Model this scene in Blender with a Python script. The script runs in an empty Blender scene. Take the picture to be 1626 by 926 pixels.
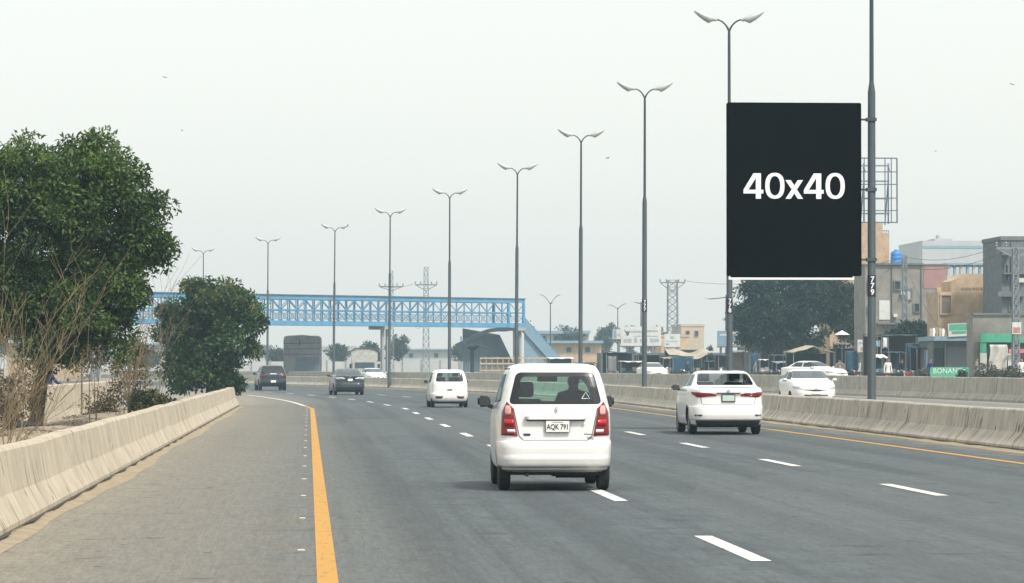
import bpy, bmesh, math, random
import numpy as np
from mathutils import Vector, Matrix
R_ = math.radians
random.seed(7)
rng = np.random.default_rng(11)
sc = bpy.context.scene
col = sc.collection

# ------------------------------------------------------------------ camera
FPX, CX, CY, VX, HY, H = 5440.0, 813.0, 463.0, 490.0, 583.0, 1.55
B_ = math.atan((HY - CY) / FPX)
A_ = math.atan((CX - VX) * math.cos(B_) / FPX)
cd = bpy.data.cameras.new('camera')
cam = bpy.data.objects.new('camera', cd)
col.objects.link(cam)
cam.location = (0, 0, H)
cam.rotation_euler = (math.pi / 2 + B_, 0, -A_)
cd.sensor_width = 36
cd.lens = 36 * FPX / 1626
cd.clip_start = 0.5
cd.clip_end = 9000
sc.camera = cam

# ------------------------------------------------------------------ sky and sun
SUN_AZ, SUN_EL = 146.0, 52.0
w = bpy.data.worlds.new('World')
sc.world = w
w.use_nodes = True
nt = w.node_tree
bg = nt.nodes['Background']
sky = nt.nodes.new('ShaderNodeTexSky')
sky.sky_type = 'NISHITA'
sky.sun_disc = False
sky.sun_elevation = R_(SUN_EL)
sky.sun_rotation = R_(SUN_AZ)
sky.altitude = 200
sky.air_density = 1.2
sky.dust_density = 4.0
sky.ozone_density = 1.0
hs = nt.nodes.new('ShaderNodeHueSaturation')
hs.inputs['Saturation'].default_value = 0.5
hs.inputs['Value'].default_value = 0.3
nt.links.new(sky.outputs[0], hs.inputs['Color'])
veil = nt.nodes.new('ShaderNodeMix')            # even veil of bright winter haze over the whole sky
veil.data_type = 'RGBA'; veil.blend_type = 'ADD'; veil.inputs[0].default_value = 1.0
veil.inputs[7].default_value = (3.5, 3.5, 3.28, 1)
nt.links.new(hs.outputs[0], veil.inputs[6])
nt.links.new(veil.outputs[2], bg.inputs['Color'])
bg.inputs['Strength'].default_value = 0.15
sd = bpy.data.lights.new('sun', 'SUN')
sd.energy = 2.5
sd.angle = R_(7)
sd.color = (1.0, 0.95, 0.88)
sun = bpy.data.objects.new('sun', sd)
col.objects.link(sun)
ts = Vector((math.sin(R_(SUN_AZ)) * math.cos(R_(SUN_EL)), math.cos(R_(SUN_AZ)) * math.cos(R_(SUN_EL)), math.sin(R_(SUN_EL))))
sun.rotation_euler = ts.to_track_quat('Z', 'Y').to_euler()
sun.location = (30, -30, 60)

# ------------------------------------------------------------------ exposure and sampling
vs = sc.view_settings
vs.view_transform = 'Standard'
vs.look = 'None'
vs.gamma = 1.0
vs.use_curve_mapping = False
vs.exposure = 0.57
sc.render.engine = 'CYCLES'
cy = sc.cycles
cy.use_denoising = True
cy.max_bounces = 8
cy.diffuse_bounces = 3
cy.glossy_bounces = 3
cy.transmission_bounces = 6
cy.transparent_max_bounces = 24
cy.volume_bounces = 1
cy.sample_clamp_indirect = 6
cy.caustics_reflective = False
cy.caustics_refractive = False

# ------------------------------------------------------------------ helpers
_F = Vector((math.sin(A_) * math.cos(B_), math.cos(A_) * math.cos(B_), math.sin(B_)))
_R = Vector((math.cos(A_), -math.sin(A_), 0))
_U = _R.cross(_F)

def P(px, py, Y):
    """the point of the place seen at a photo pixel, Y metres down the road"""
    d = _F + _R * ((px - CX) / FPX) + _U * ((CY - py) / FPX)
    t = Y / d.y
    return Vector((0, 0, H)) + d * t
def Xa(px, Y): return P(px, HY, Y).x
def Za(py, Y): return P(VX, py, Y).z
def Yg(py): return H * FPX / (py - HY)
def bend(Y):
    return 0.0 if Y < 142.6 else -(Y - 142.6) ** 2 / 1577.0
def bslope(Y):
    return 0.0 if Y < 142.6 else -2 * (Y - 142.6) / 1577.0

MATS = {}
def mat(name, c, rough=0.7, metal=0.0, spec=0.5, var=0.0, vscale=3.0, bump=0.0, bscale=20.0, coat=0.0, c2=None, stretch=None, trans=0.0):
    if name in MATS: return MATS[name]
    m = bpy.data.materials.new(name); m.use_nodes = True
    t = m.node_tree; b = t.nodes['Principled BSDF']
    b.inputs['Base Color'].default_value = (*c, 1)
    b.inputs['Roughness'].default_value = rough
    b.inputs['Metallic'].default_value = metal
    b.inputs['Specular IOR Level'].default_value = spec
    b.inputs['Coat Weight'].default_value = coat
    if coat: b.inputs['Coat Roughness'].default_value = 0.08
    if var > 0 or bump > 0 or c2:
        tc = t.nodes.new('ShaderNodeTexCoord'); mp = t.nodes.new('ShaderNodeMapping')
        t.links.new(tc.outputs['Object'], mp.inputs[0])
        if stretch: mp.inputs['Scale'].default_value = stretch
    if var > 0 or c2:
        n = t.nodes.new('ShaderNodeTexNoise'); n.inputs['Scale'].default_value = vscale
        n.inputs['Detail'].default_value = 6; n.inputs['Roughness'].default_value = 0.65
        t.links.new(mp.outputs[0], n.inputs['Vector'])
        rp = t.nodes.new('ShaderNodeValToRGB')
        rp.color_ramp.elements[0].position = 0.32; rp.color_ramp.elements[1].position = 0.68
        lo = c2 if c2 else tuple(max(0, x * (1 - var)) for x in c)
        hi = c if c2 else tuple(min(1, x * (1 + var)) for x in c)
        rp.color_ramp.elements[0].color = (*lo, 1); rp.color_ramp.elements[1].color = (*hi, 1)
        t.links.new(n.outputs[0], rp.inputs[0]); t.links.new(rp.outputs[0], b.inputs['Base Color'])
    if bump > 0:
        n2 = t.nodes.new('ShaderNodeTexNoise'); n2.inputs['Scale'].default_value = bscale; n2.inputs['Detail'].default_value = 5
        t.links.new(mp.outputs[0], n2.inputs['Vector'])
        bp = t.nodes.new('ShaderNodeBump'); bp.inputs['Strength'].default_value = bump; bp.inputs['Distance'].default_value = 0.02
        t.links.new(n2.outputs[0], bp.inputs['Height']); t.links.new(bp.outputs[0], b.inputs['Normal'])
    MATS[name] = m
    return m

def worn(name, c, under, scale, stretch):
    m = mat(name, c, 0.75, c2=under, vscale=scale, stretch=stretch)
    e = [n for n in m.node_tree.nodes if n.type == 'VALTORGB'][0].color_ramp.elements
    e[0].position = 0.35; e[1].position = 0.46
    return m
def glass(name, tint, gloss=0.12):
    if name in MATS: return MATS[name]
    m = bpy.data.materials.new(name); m.use_nodes = True
    t = m.node_tree; t.nodes.remove(t.nodes['Principled BSDF'])
    out = t.nodes['Material Output']
    tr = t.nodes.new('ShaderNodeBsdfTransparent'); tr.inputs[0].default_value = (*tint, 1)
    gl = t.nodes.new('ShaderNodeBsdfGlossy'); gl.inputs[0].default_value = (0.9, 0.95, 1, 1); gl.inputs['Roughness'].default_value = 0.03
    lw = t.nodes.new('ShaderNodeLayerWeight'); lw.inputs[0].default_value = 0.5
    pw = t.nodes.new('ShaderNodeMath'); pw.operation = 'POWER'; pw.inputs[1].default_value = 4.0
    t.links.new(lw.outputs['Facing'], pw.inputs[0])
    ad = t.nodes.new('ShaderNodeMath'); ad.operation = 'MULTIPLY_ADD'; ad.inputs[1].default_value = 0.3 if name.startswith('tinted') else 0.7; ad.inputs[2].default_value = 0.04 + gloss * 0.4; ad.use_clamp = True
    t.links.new(pw.outputs[0], ad.inputs[0])
    mx = t.nodes.new('ShaderNodeMixShader')
    t.links.new(ad.outputs[0], mx.inputs[0]); t.links.new(tr.outputs[0], mx.inputs[1]); t.links.new(gl.outputs[0], mx.inputs[2])
    t.links.new(mx.outputs[0], out.inputs['Surface'])
    MATS[name] = m
    return m

def leafmat(name, dark, light, dry=None, trl=0.25):
    if name in MATS: return MATS[name]
    m = bpy.data.materials.new(name); m.use_nodes = True
    t = m.node_tree; b = t.nodes['Principled BSDF']
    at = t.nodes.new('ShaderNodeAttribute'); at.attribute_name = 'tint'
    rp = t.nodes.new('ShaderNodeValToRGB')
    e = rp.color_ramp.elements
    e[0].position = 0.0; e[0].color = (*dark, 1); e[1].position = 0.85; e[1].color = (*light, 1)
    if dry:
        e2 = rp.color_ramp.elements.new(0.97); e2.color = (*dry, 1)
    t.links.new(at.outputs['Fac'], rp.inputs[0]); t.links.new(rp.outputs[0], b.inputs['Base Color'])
    b.inputs['Roughness'].default_value = 0.5; b.inputs['Specular IOR Level'].default_value = 0.35
    tl = t.nodes.new('ShaderNodeBsdfTranslucent'); t.links.new(rp.outputs[0], tl.inputs[0])
    mx = t.nodes.new('ShaderNodeMixShader'); mx.inputs[0].default_value = trl
    t.links.new(b.outputs[0], mx.inputs[1]); t.links.new(tl.outputs[0], mx.inputs[2])
    t.links.new(mx.outputs[0], t.nodes['Material Output'].inputs['Surface'])
    MATS[name] = m
    return m

def link(name, me, m=None, parent=None, loc=None):
    o = bpy.data.objects.new(name, me)
    col.objects.link(o)
    if m is not None and me is not None and not me.materials: me.materials.append(m)
    if parent is not None: o.parent = parent
    if loc is not None: o.location = loc
    return o
def tag(o, label=None, cat=None, group=None, kind=None):
    if label: o['label'] = label
    if cat: o['category'] = cat
    if group: o['group'] = group
    if kind: o['kind'] = kind
    return o
def thing(name, label, cat, loc=(0, 0, 0), rz=0.0, group=None):
    o = bpy.data.objects.new(name, None)
    o.empty_display_size = 0.3
    col.objects.link(o)
    o.location = loc; o.rotation_euler = (0, 0, rz)
    return tag(o, label, cat, group)

class MB:
    """collects boxes, beams and tubes into one mesh"""
    def __init__(s): s.v = []; s.f = []
    def add(s, vs, fs):
        n = len(s.v); s.v.extend([tuple(v) for v in vs]); s.f.extend([tuple(i + n for i in f) for f in fs]); return s
    def box(s, x0, x1, y0, y1, z0, z1):
        return s.add([(x0, y0, z0), (x1, y0, z0), (x1, y1, z0), (x0, y1, z0), (x0, y0, z1), (x1, y0, z1), (x1, y1, z1), (x0, y1, z1)],
                     [(0, 3, 2, 1), (4, 5, 6, 7), (0, 1, 5, 4), (1, 2, 6, 5), (2, 3, 7, 6), (3, 0, 4, 7)])
    def beam(s, p, q, a, b=None, up=(0, 0, 1)):
        b = a if b is None else b
        p = Vector(p); q = Vector(q); d = (q - p).normalized()
        u = Vector(up)
        if abs(d.dot(u)) > 0.98: u = Vector((0, 1, 0))
        r = d.cross(u).normalized() * a / 2; u2 = r.cross(d).normalized() * b / 2
        vs = [p - r - u2, p + r - u2, p + r + u2, p - r + u2, q - r - u2, q + r - u2, q + r + u2, q - r + u2]
        return s.add(vs, [(0, 1, 2, 3), (7, 6, 5, 4), (0, 4, 5, 1), (1, 5, 6, 2), (2, 6, 7, 3), (3, 7, 4, 0)])
    def tube(s, pts, rad, n=8, cap=True):
        pts = [Vector(p) for p in pts]
        rad = rad if hasattr(rad, '__len__') else [rad] * len(pts)
        base = len(s.v); ref = None
        for i, p in enumerate(pts):
            d = (pts[min(i + 1, len(pts) - 1)] - pts[max(i - 1, 0)])
            d = d.normalized() if d.length > 1e-9 else Vector((0, 0, 1))
            if ref is None or abs(ref.dot(d)) > 0.95:
                ref = Vector((1, 0, 0)) if abs(d.x) < 0.9 else Vector((0, 1, 0))
            a = d.cross(ref).normalized(); b = d.cross(a).normalized(); ref = b.cross(d) if False else ref
            for k in range(n):
                t = 2 * math.pi * k / n
                s.v.append(tuple(p + (a * math.cos(t) + b * math.sin(t)) * rad[i]))
        for i in range(len(pts) - 1):
            for k in range(n):
                k2 = (k + 1) % n
                s.f.append((base + i * n + k, base + i * n + k2, base + (i + 1) * n + k2, base + (i + 1) * n + k))
        if cap:
            s.f.append(tuple(base + k for k in range(n))[::-1])
            s.f.append(tuple(base + (len(pts) - 1) * n + k for k in range(n)))
        return s
    def lathe(s, prof, axis='x', n=24, c=(0, 0, 0)):
        """prof: (along axis, radius)"""
        base = len(s.v)
        for (a, r) in prof:
            for k in range(n):
                t = 2 * math.pi * k / n
                u, v = r * math.cos(t), r * math.sin(t)
                q = {'x': (a, u, v), 'y': (u, a, v), 'z': (u, v, a)}[axis]
                s.v.append((q[0] + c[0], q[1] + c[1], q[2] + c[2]))
        for i in range(len(prof) - 1):
            for k in range(n):
                k2 = (k + 1) % n
                s.f.append((base + i * n + k, base + i * n + k2, base + (i + 1) * n + k2, base + (i + 1) * n + k))
        s.f.append(tuple(base + k for k in range(n))); s.f.append(tuple(base + (len(prof) - 1) * n + k for k in range(n))[::-1])
        return s
    def prism(s, poly, y0, y1):
        """poly in (x, z), pushed from y0 to y1"""
        n = len(poly)
        vs = [(x, y0, z) for x, z in poly] + [(x, y1, z) for x, z in poly]
        fs = [tuple(range(n)), tuple(range(2 * n - 1, n - 1, -1))] + [(i, i + n, (i + 1) % n + n, (i + 1) % n) for i in range(n)]
        return s.add(vs, fs)
    def sheet(s, fn, nu, nv):
        base = len(s.v)
        for i in range(nu + 1):
            for j in range(nv + 1): s.v.append(tuple(fn(i / nu, j / nv)))
        for i in range(nu):
            for j in range(nv):
                a = base + i * (nv + 1) + j
                s.f.append((a, a + nv + 1, a + nv + 2, a + 1))
        return s
    def mesh(s, name, smooth=False, fixn=True):
        me = bpy.data.meshes.new(name)
        me.from_pydata(s.v, [], s.f); me.validate()
        if fixn:
            b = bmesh.new(); b.from_mesh(me); bmesh.ops.recalc_face_normals(b, faces=b.faces); b.to_mesh(me); b.free()
        if smooth:
            me.polygons.foreach_set('use_smooth', [True] * len(me.polygons)); me.set_sharp_from_angle(angle=R_(38))
        me.update(); return me
    def build(s, name, m, parent=None, smooth=False, loc=None):
        return link(name, s.mesh(name, smooth), m, parent, loc)
def solid(o, t, off=-1.0):
    md = o.modifiers.new('thickness', 'SOLIDIFY'); md.thickness = t; md.offset = off; return o
def bev(o, wd=0.01, seg=2):
    md = o.modifiers.new('bevel', 'BEVEL'); md.width = wd; md.segments = seg; md.limit_method = 'ANGLE'; md.angle_limit = R_(40); return o
def text(name, body, size, m, parent, loc, rot=(math.pi / 2, 0, 0), ext=0.004, bold=0.0, ax='CENTER'):
    cu = bpy.data.curves.new('lettering', 'FONT'); cu.body = body; cu.size = size; cu.extrude = ext; cu.offset = bold
    cu.align_x = ax; cu.align_y = 'CENTER'; cu.resolution_u = 4
    o = bpy.data.objects.new('tmp', cu); col.objects.link(o)
    me = bpy.data.meshes.new_from_object(o.evaluated_get(bpy.context.evaluated_depsgraph_get()))
    bpy.data.objects.remove(o); bpy.data.curves.remove(cu)
    me.materials.clear()
    q = link(name, me, m, parent, loc); q.rotation_euler = rot
    return q
def copy_tree(o, parent=None):
    c = o.copy(); col.objects.link(c); c.parent = parent
    for ch in o.children: copy_tree(ch, c)
    return c
# ================================================================== SETTING
def road_sheet(name, lat0, lat1, y0, y1, z, m, ny, nx=8, edge=None):
    vs, uv, fs = [], [], []
    for i in range(ny + 1):
        Y = y0 + (y1 - y0) * i / ny
        l0, l1 = (lat0, lat1) if edge is None else edge(Y)
        for j in range(nx + 1):
            l = l0 + (l1 - l0) * j / nx
            vs.append((l + bend(Y), Y, z)); uv.append((l, Y))
    for i in range(ny):
        for j in range(nx):
            a = i * (nx + 1) + j
            fs.append((a, a + 1, a + nx + 2, a + nx + 1))
    me = bpy.data.meshes.new(name); me.from_pydata(vs, [], fs)
    ul = me.uv_layers.new(name='lat')
    arr = np.array([uv[l.vertex_index] for l in me.loops], dtype=np.float32)
    ul.data.foreach_set('uv', arr.ravel())
    me.update()
    return tag(link(name, me, m), kind='structure')

def nd(t, kind, **kw):
    n = t.nodes.new(kind)
    for k, v in kw.items():
        if k in ('operation', 'data_type', 'blend_type', 'feature', 'distance', 'interpolation_type', 'use_clamp'): setattr(n, k, v)
        else: n.inputs[k].default_value = v
    return n

def asphalt(name, base, dust, dust_fn, bumps=True):
    m = bpy.data.materials.new(name); m.use_nodes = True
    t = m.node_tree; L = t.links; b = t.nodes['Principled BSDF']
    uv = t.nodes.new('ShaderNodeUVMap'); uv.uv_map = 'lat'
    sp = t.nodes.new('ShaderNodeSeparateXYZ'); L.new(uv.outputs[0], sp.inputs[0])
    def noise(scale, sx, sy, detail=6, rough=0.6):
        mp = nd(t, 'ShaderNodeMapping'); mp.inputs['Scale'].default_value = (sx, sy, 1); L.new(uv.outputs[0], mp.inputs[0])
        n = nd(t, 'ShaderNodeTexNoise', Scale=scale, Detail=detail, Roughness=rough); L.new(mp.outputs[0], n.inputs['Vector']); return n.outputs[0]
    def rng_(src, a, b2, c, d):
        n = nd(t, 'ShaderNodeMapRange', interpolation_type='SMOOTHSTEP'); L.new(src, n.inputs[0])
        for k, v in zip((1, 2, 3, 4), (a, b2, c, d)): n.inputs[k].default_value = v
        return n.outputs[0]
    def mul(a, c):
        n = nd(t, 'ShaderNodeMath', operation='MULTIPLY'); L.new(a, n.inputs[0])
        if isinstance(c, (int, float)): n.inputs[1].default_value = c
        else: L.new(c, n.inputs[1])
        return n.outputs[0]
    def add(a, c):
        n = nd(t, 'ShaderNodeMath', operation='ADD'); L.new(a, n.inputs[0])
        if isinstance(c, (int, float)): n.inputs[1].default_value = c
        else: L.new(c, n.inputs[1])
        return n.outputs[0]
    def mix(f, a, c):
        n = nd(t, 'ShaderNodeMix', data_type='RGBA')
        if isinstance(f, (int, float)): n.inputs[0].default_value = f
        else: L.new(f, n.inputs[0])
        for i, s in ((6, a), (7, c)):
            if isinstance(s, tuple): n.inputs[i].default_value = (*s, 1)
            else: L.new(s, n.inputs[i])
        return n.outputs[2]
    big = noise(0.35, 1.0, 0.12)
    mid = noise(1.6, 1.0, 0.35, 8, 0.7)
    fine = noise(42, 1, 0.075, 4, 0.75)
    fine2 = noise(17, 1, 0.05, 4, 0.75)
    grit = noise(6, 1, 0.45, 6, 0.85)
    streak = noise(1.1, 3.0, 0.02, 4)
    c = mix(rng_(mid, 0.3, 0.7, 0, 1), tuple(x * 0.78 for x in base), tuple(x * 1.2 for x in base))
    c = mix(mul(rng_(big, 0.35, 0.65, 0, 1), 0.5), c, tuple(x * y for x, y in zip(base, (1.38, 1.32, 1.22))))
    c = mix(mul(rng_(streak, 0.45, 0.7, 0, 1), 0.6), c, tuple(x * 0.62 for x in base))
    c = mix(mul(rng_(grit, 0.52, 0.75, 0, 1), 0.6), c, tuple(x * 1.85 for x in base))
    c = mix(mul(rng_(grit, 0.46, 0.28, 0, 1), 0.6), c, tuple(x * 0.42 for x in base))
    # wheel tracks worn into the three lanes, and old resurfacing patches
    tr = None
    for lc in (1.05, 2.65, 4.85, 6.4, 8.75, 10.3):
        a_ = nd(t, 'ShaderNodeMath', operation='ABSOLUTE'); L.new(add(add(sp.outputs[0], mul(add(big, -0.5), 0.5)), -lc), a_.inputs[0])
        q = rng_(a_.outputs[0], 0.42, 0.08, 0, 1); tr = q if tr is None else add(tr, q)
    c = mix(mul(mul(tr, rng_(mid, 0.25, 0.65, 0.3, 1)), 0.6), c, tuple(x * 0.58 for x in base))
    mpp = nd(t, 'ShaderNodeMapping'); mpp.inputs['Scale'].default_value = (0.27, 0.035, 1); L.new(uv.outputs[0], mpp.inputs[0])
    vp = nd(t, 'ShaderNodeTexVoronoi', distance='CHEBYCHEV', Scale=1.0); L.new(mpp.outputs[0], vp.inputs['Vector'])
    sv = t.nodes.new('ShaderNodeSeparateColor'); L.new(vp.outputs['Color'], sv.inputs[0])
    c = mix(mul(rng_(sv.outputs[0], 0.55, 0.6, 0, 1), 0.3), c, tuple(x * y for x, y in zip(base, (1.35, 1.3, 1.2))))
    c = mix(mul(rng_(sv.outputs[1], 0.7, 0.74, 0, 1), 0.35), c, tuple(x * 0.66 for x in base))
    # dust blown against the kerbs, thinning towards the lanes
    wob = add(sp.outputs[0], mul(add(mid, -0.5), 2.2))
    df = None
    for (a0, a1, amp) in dust_fn:
        q = mul(rng_(wob, a0, a1, 0, 1), amp)
        df = q if df is None else add(df, q)
    if df is not None:
        cl = nd(t, 'ShaderNodeMath', operation='MULTIPLY', use_clamp=True); L.new(df, cl.inputs[0]); L.new(rng_(grit, 0.25, 0.6, 0.62, 1.05), cl.inputs[1])
        c = mix(cl.outputs[0], c, dust)
    gr = add(mul(fine, 0.55), mul(fine2, 0.45))
    gm = nd(t, 'ShaderNodeMapRange'); L.new(gr, gm.inputs[0])
    for k, v in zip((1, 2, 3, 4), (0.3, 0.7, 0.62, 1.38)): gm.inputs[k].default_value = v
    mm = nd(t, 'ShaderNodeVectorMath', operation='SCALE'); L.new(c, mm.inputs[0]); L.new(gm.outputs[0], mm.inputs['Scale'])
    c = mm.outputs[0]
    # tar spots and short cross cracks
    mp = nd(t, 'ShaderNodeMapping'); mp.inputs['Scale'].default_value = (1, 0.42, 1); L.new(uv.outputs[0], mp.inputs[0])
    vo = nd(t, 'ShaderNodeTexVoronoi', Scale=3.4); L.new(mp.outputs[0], vo.inputs['Vector'])
    rare = noise(0.5, 1.3, 0.16, 3)
    spots = mul(rng_(vo.outputs['Distance'], 0.13, 0.06, 0, 1), rng_(rare, 0.5, 0.6, 0, 1))
    c = mix(mul(spots, 0.75), c, (0.02, 0.02, 0.02))
    mp2 = nd(t, 'ShaderNodeMapping'); mp2.inputs['Scale'].default_value = (0.35, 1.0, 1); L.new(uv.outputs[0], mp2.inputs[0])
    wv = noise(1.3, 1, 1, 2)
    ww = nd(t, 'ShaderNodeTexNoise', Scale=0.9, Detail=2.0); L.new(mp2.outputs[0], ww.inputs['Vector'])
    ab = nd(t, 'ShaderNodeMath', operation='ABSOLUTE'); L.new(add(ww.outputs[0], -0.5), ab.inputs[0])
    crack = mul(rng_(ab.outputs[0], 0.012, 0.003, 0, 1), rng_(wv, 0.52, 0.62, 0, 1))
    c = mix(mul(crack, 0.55), c, (0.025, 0.024, 0.022))
    L.new(c, b.inputs['Base Color'])
    b.inputs['Roughness'].default_value = 0.78; b.inputs['Specular IOR Level'].default_value = 0.3
    bp = nd(t, 'ShaderNodeBump', Strength=0.5, Distance=0.01); L.new(add(fine, mul(grit, 1.5)), bp.inputs['Height']); L.new(bp.outputs[0], b.inputs['Normal'])
    return m

M_ROAD = asphalt('asphalt', (0.074, 0.09, 0.096), (0.232, 0.208, 0.162), [(1.6, -1.6, 0.66), (-1.5, -2.9, 0.45), (11.6, 13.2, 0.6)])
M_OPP = asphalt('worn_asphalt', (0.15, 0.152, 0.148), (0.3, 0.275, 0.225), [(28.0, 31.0, 0.8), (15.2, 13.6, 0.7)])
M_SERV = asphalt('dusty_asphalt', (0.2, 0.19, 0.17), (0.32, 0.29, 0.235), [(-40, 60, 1.0)])
M_EARTH = mat('dry_earth', (0.25, 0.205, 0.145), 0.95, var=0.35, vscale=0.9, bump=0.8, bscale=6)
M_GROUND = mat('dusty_ground', (0.27, 0.24, 0.19), 0.95, var=0.2, vscale=0.06)
M_WPAINT = worn('white_road_paint', (0.66, 0.65, 0.6), (0.24, 0.245, 0.235), 16, (1, 0.3, 1))
M_YPAINT = worn('yellow_road_paint', (0.47, 0.245, 0.04), (0.28, 0.18, 0.06), 14, (1, 0.2, 1))

g = MB().add([(-2500, -60, -0.03), (2500, -60, -0.03), (2500, 6000, -0.03), (-2500, 6000, -0.03)], [(0, 1, 2, 3)])
tag(g.build('ground', M_GROUND), kind='structure')
road = road_sheet('road', -2.95, 13.5, -12, 480, 0.0, M_ROAD, 246, 12)
opp = road_sheet('opposite_road', 13.5, 31.2, -12, 480, -0.004, M_OPP, 164, 8)
slip = road_sheet('slip_road', -30, -2.95, 135, 480, -0.004, M_SERV, 115, 6)
left_sv = road_sheet('service_road', -30, -7.2, -12, 135, -0.006, M_SERV, 49, 5)

# raised verge beyond the far barrier, with the market on it
mk = road_sheet('market_verge', 31.5, 95, 60, 480, 0.35, M_SERV, 90, 5)
vb = MB()
for i in range(84):
    Y0 = 60 + i * 5; Y1 = Y0 + 5
    vb.add([(31.5 + bend(Y0), Y0, -0.03), (31.5 + bend(Y1), Y1, -0.03), (31.5 + bend(Y1), Y1, 0.35), (31.5 + bend(Y0), Y0, 0.35)], [(0, 1, 2, 3)])
vb.build('verge_face', M_SERV if False else M_EARTH, mk)

# planted strip between the left barrier and the wall behind it, uneven earth
def strip(u, v):
    Y = 8 + 127 * v; x = -2.95 - 4.0 * u
    hmp = math.sin(math.pi * min(max(u, 0), 1)) * (0.22 + 0.12 * math.sin(Y * 0.31) + 0.08 * math.sin(Y * 0.9 + u * 5))
    return (x, Y, 0.02 + max(0, hmp) * min(1, (135.2 - Y) / 4))
s = MB().sheet(strip, 8, 100)
tag(s.build('planting_strip', M_EARTH, smooth=True), kind='structure')

# painted markings -----------------------------------------------------
def shiftL(Y): return -0.034 * max(0.0, Y - 128)
def mark(lat, y0, y1, wd, z, m, name, parent, sh=None, n=1):
    b = MB()
    for i in range(n):
        a0 = y0 + (y1 - y0) * i / n; a1 = y0 + (y1 - y0) * (i + 1) / n
        q = []
        for Y in (a0, a1):
            c = lat + bend(Y) + (sh(Y) if sh else 0)
            q.append((c - wd / 2, c + wd / 2, Y))
        b.add([(q[0][0], q[0][2], z), (q[0][1], q[0][2], z), (q[1][1], q[1][2], z), (q[1][0], q[1][2], z)], [(0, 1, 2, 3)])
    return b.build(name, m, parent)
mark(0.14, -10, 137, 0.155, 0.004, M_YPAINT, 'edge_line', road, shiftL, 50)
mark(0.14, 137, 190, 0.15, 0.004, M_WPAINT, 'edge_line', road, shiftL, 30)
mark(11.45, -10, 420, 0.17, 0.004, M_YPAINT, 'edge_line', road, None, 170)
DASH = 12.3
yA = Yg(893)
for k in range(-3, 17):
    Y = yA + k * DASH
    if Y > 0: mark(3.61, Y, Y + 4.1, 0.165, 0.004, M_WPAINT, 'lane_dash', road, shiftL, 3)
yB = Yg(789)
for k in range(-4, 14):
    Y = yB + k * DASH
    if Y > 0: mark(7.62, Y, Y + 4.1, 0.165, 0.004, M_WPAINT, 'lane_dash', road, shiftL, 3)
for lat in (19.3, 25.0):
    for k in range(0, 24):
        mark(lat, 100 + k * DASH, 104 + k * DASH, 0.16, 0.0, M_WPAINT, 'lane_dash', opp, None, 2)
stud = MB().add([(-0.034, -0.035, 0), (0.034, -0.035, 0), (0.034, 0.035, 0), (-0.034, 0.035, 0), (-0.024, -0.018, 0.009), (0.024, -0.018, 0.009), (0.024, 0.018, 0.009), (-0.024, 0.018, 0.009)],
                [(4, 5, 6, 7), (0, 1, 5, 4), (1, 2, 6, 5), (2, 3, 7, 6), (3, 0, 4, 7)]).mesh('road_stud')
M_STUD = mat('stud_plastic', (0.5, 0.45, 0.35), 0.5)
stud.materials.append(M_STUD)
y = Yg(873)
while y < 130:
    o = link('road_stud', stud, None, road, (-0.06 + shiftL(y), y, 0.001)); y += 6.15

# concrete barriers ----------------------------------------------------
def concrete(name, c, stain, cracks=0.75, grime=0.5):
    m = bpy.data.materials.new(name); m.use_nodes = True
    t = m.node_tree; L = t.links; b = t.nodes['Principled BSDF']
    tc = t.nodes.new('ShaderNodeTexCoord')
    def noise(scale, st, detail=6):
        mp = nd(t, 'ShaderNodeMapping'); mp.inputs['Scale'].default_value = st; L.new(tc.outputs['Object'], mp.inputs[0])
        n = nd(t, 'ShaderNodeTexNoise', Scale=scale, Detail=detail, Roughness=0.65); L.new(mp.outputs[0], n.inputs['Vector']); return n.outputs[0]
    def rr(src, a, b2, c0=0, d=1):
        n = nd(t, 'ShaderNodeMapRange', interpolation_type='SMOOTHSTEP'); L.new(src, n.inputs[0])
        for k, v in zip((1, 2, 3, 4), (a, b2, c0, d)): n.inputs[k].default_value = v
        return n.outputs[0]
    def mix(f, a, c2):
        n = nd(t, 'ShaderNodeMix', data_type='RGBA'); L.new(f, n.inputs[0])
        for i, s_ in ((6, a), (7, c2)):
            if isinstance(s_, tuple): n.inputs[i].default_value = (*s_, 1)
            else: L.new(s_, n.inputs[i])
        return n.outputs[2]
    cc = mix(rr(noise(1.5, (1, 1, 1)), 0.3, 0.7), tuple(x * 0.82 for x in c), tuple(x * 1.12 for x in c))
    cc = mix(rr(noise(2.2, (1, 1.6, 0.12)), 0.52, 0.8, 0, grime), cc, stain)         # rain streaks
    cc = mix(rr(noise(5.0, (1, 1.4, 0.05), 3), 0.64, 0.74, 0, 0.22), cc, tuple(x * 0.5 for x in stain))
    cc = mix(rr(noise(14, (1, 1, 1), 8), 0.58, 0.75, 0, 0.5), cc, tuple(x * 0.7 for x in c))
    cn = noise(1.15, (0.25, 1, 0.09), 3)
    sb = nd(t, 'ShaderNodeMath', operation='SUBTRACT'); L.new(cn, sb.inputs[0]); sb.inputs[1].default_value = 0.5
    ab = nd(t, 'ShaderNodeMath', operation='ABSOLUTE'); L.new(sb.outputs[0], ab.inputs[0])
    cc = mix(rr(ab.outputs[0], 0.006, 0.002, 0, cracks), cc, tuple(x * 0.22 for x in c))      # hairline cracks
    L.new(cc, b.inputs['Base Color']); b.inputs['Roughness'].default_value = 0.9; b.inputs['Specular IOR Level'].default_value = 0.25
    bp = nd(t, 'ShaderNodeBump', Strength=0.45, Distance=0.02); L.new(noise(18, (1, 1, 1), 8), bp.inputs['Height']); L.new(bp.outputs[0], b.inputs['Normal'])
    return m
M_CONL = concrete('warm_concrete', (0.48, 0.42, 0.325), (0.33, 0.285, 0.21))
M_CONM = concrete('grey_concrete', (0.5, 0.46, 0.38), (0.21, 0.192, 0.155), 0.9, 0.8)
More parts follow.
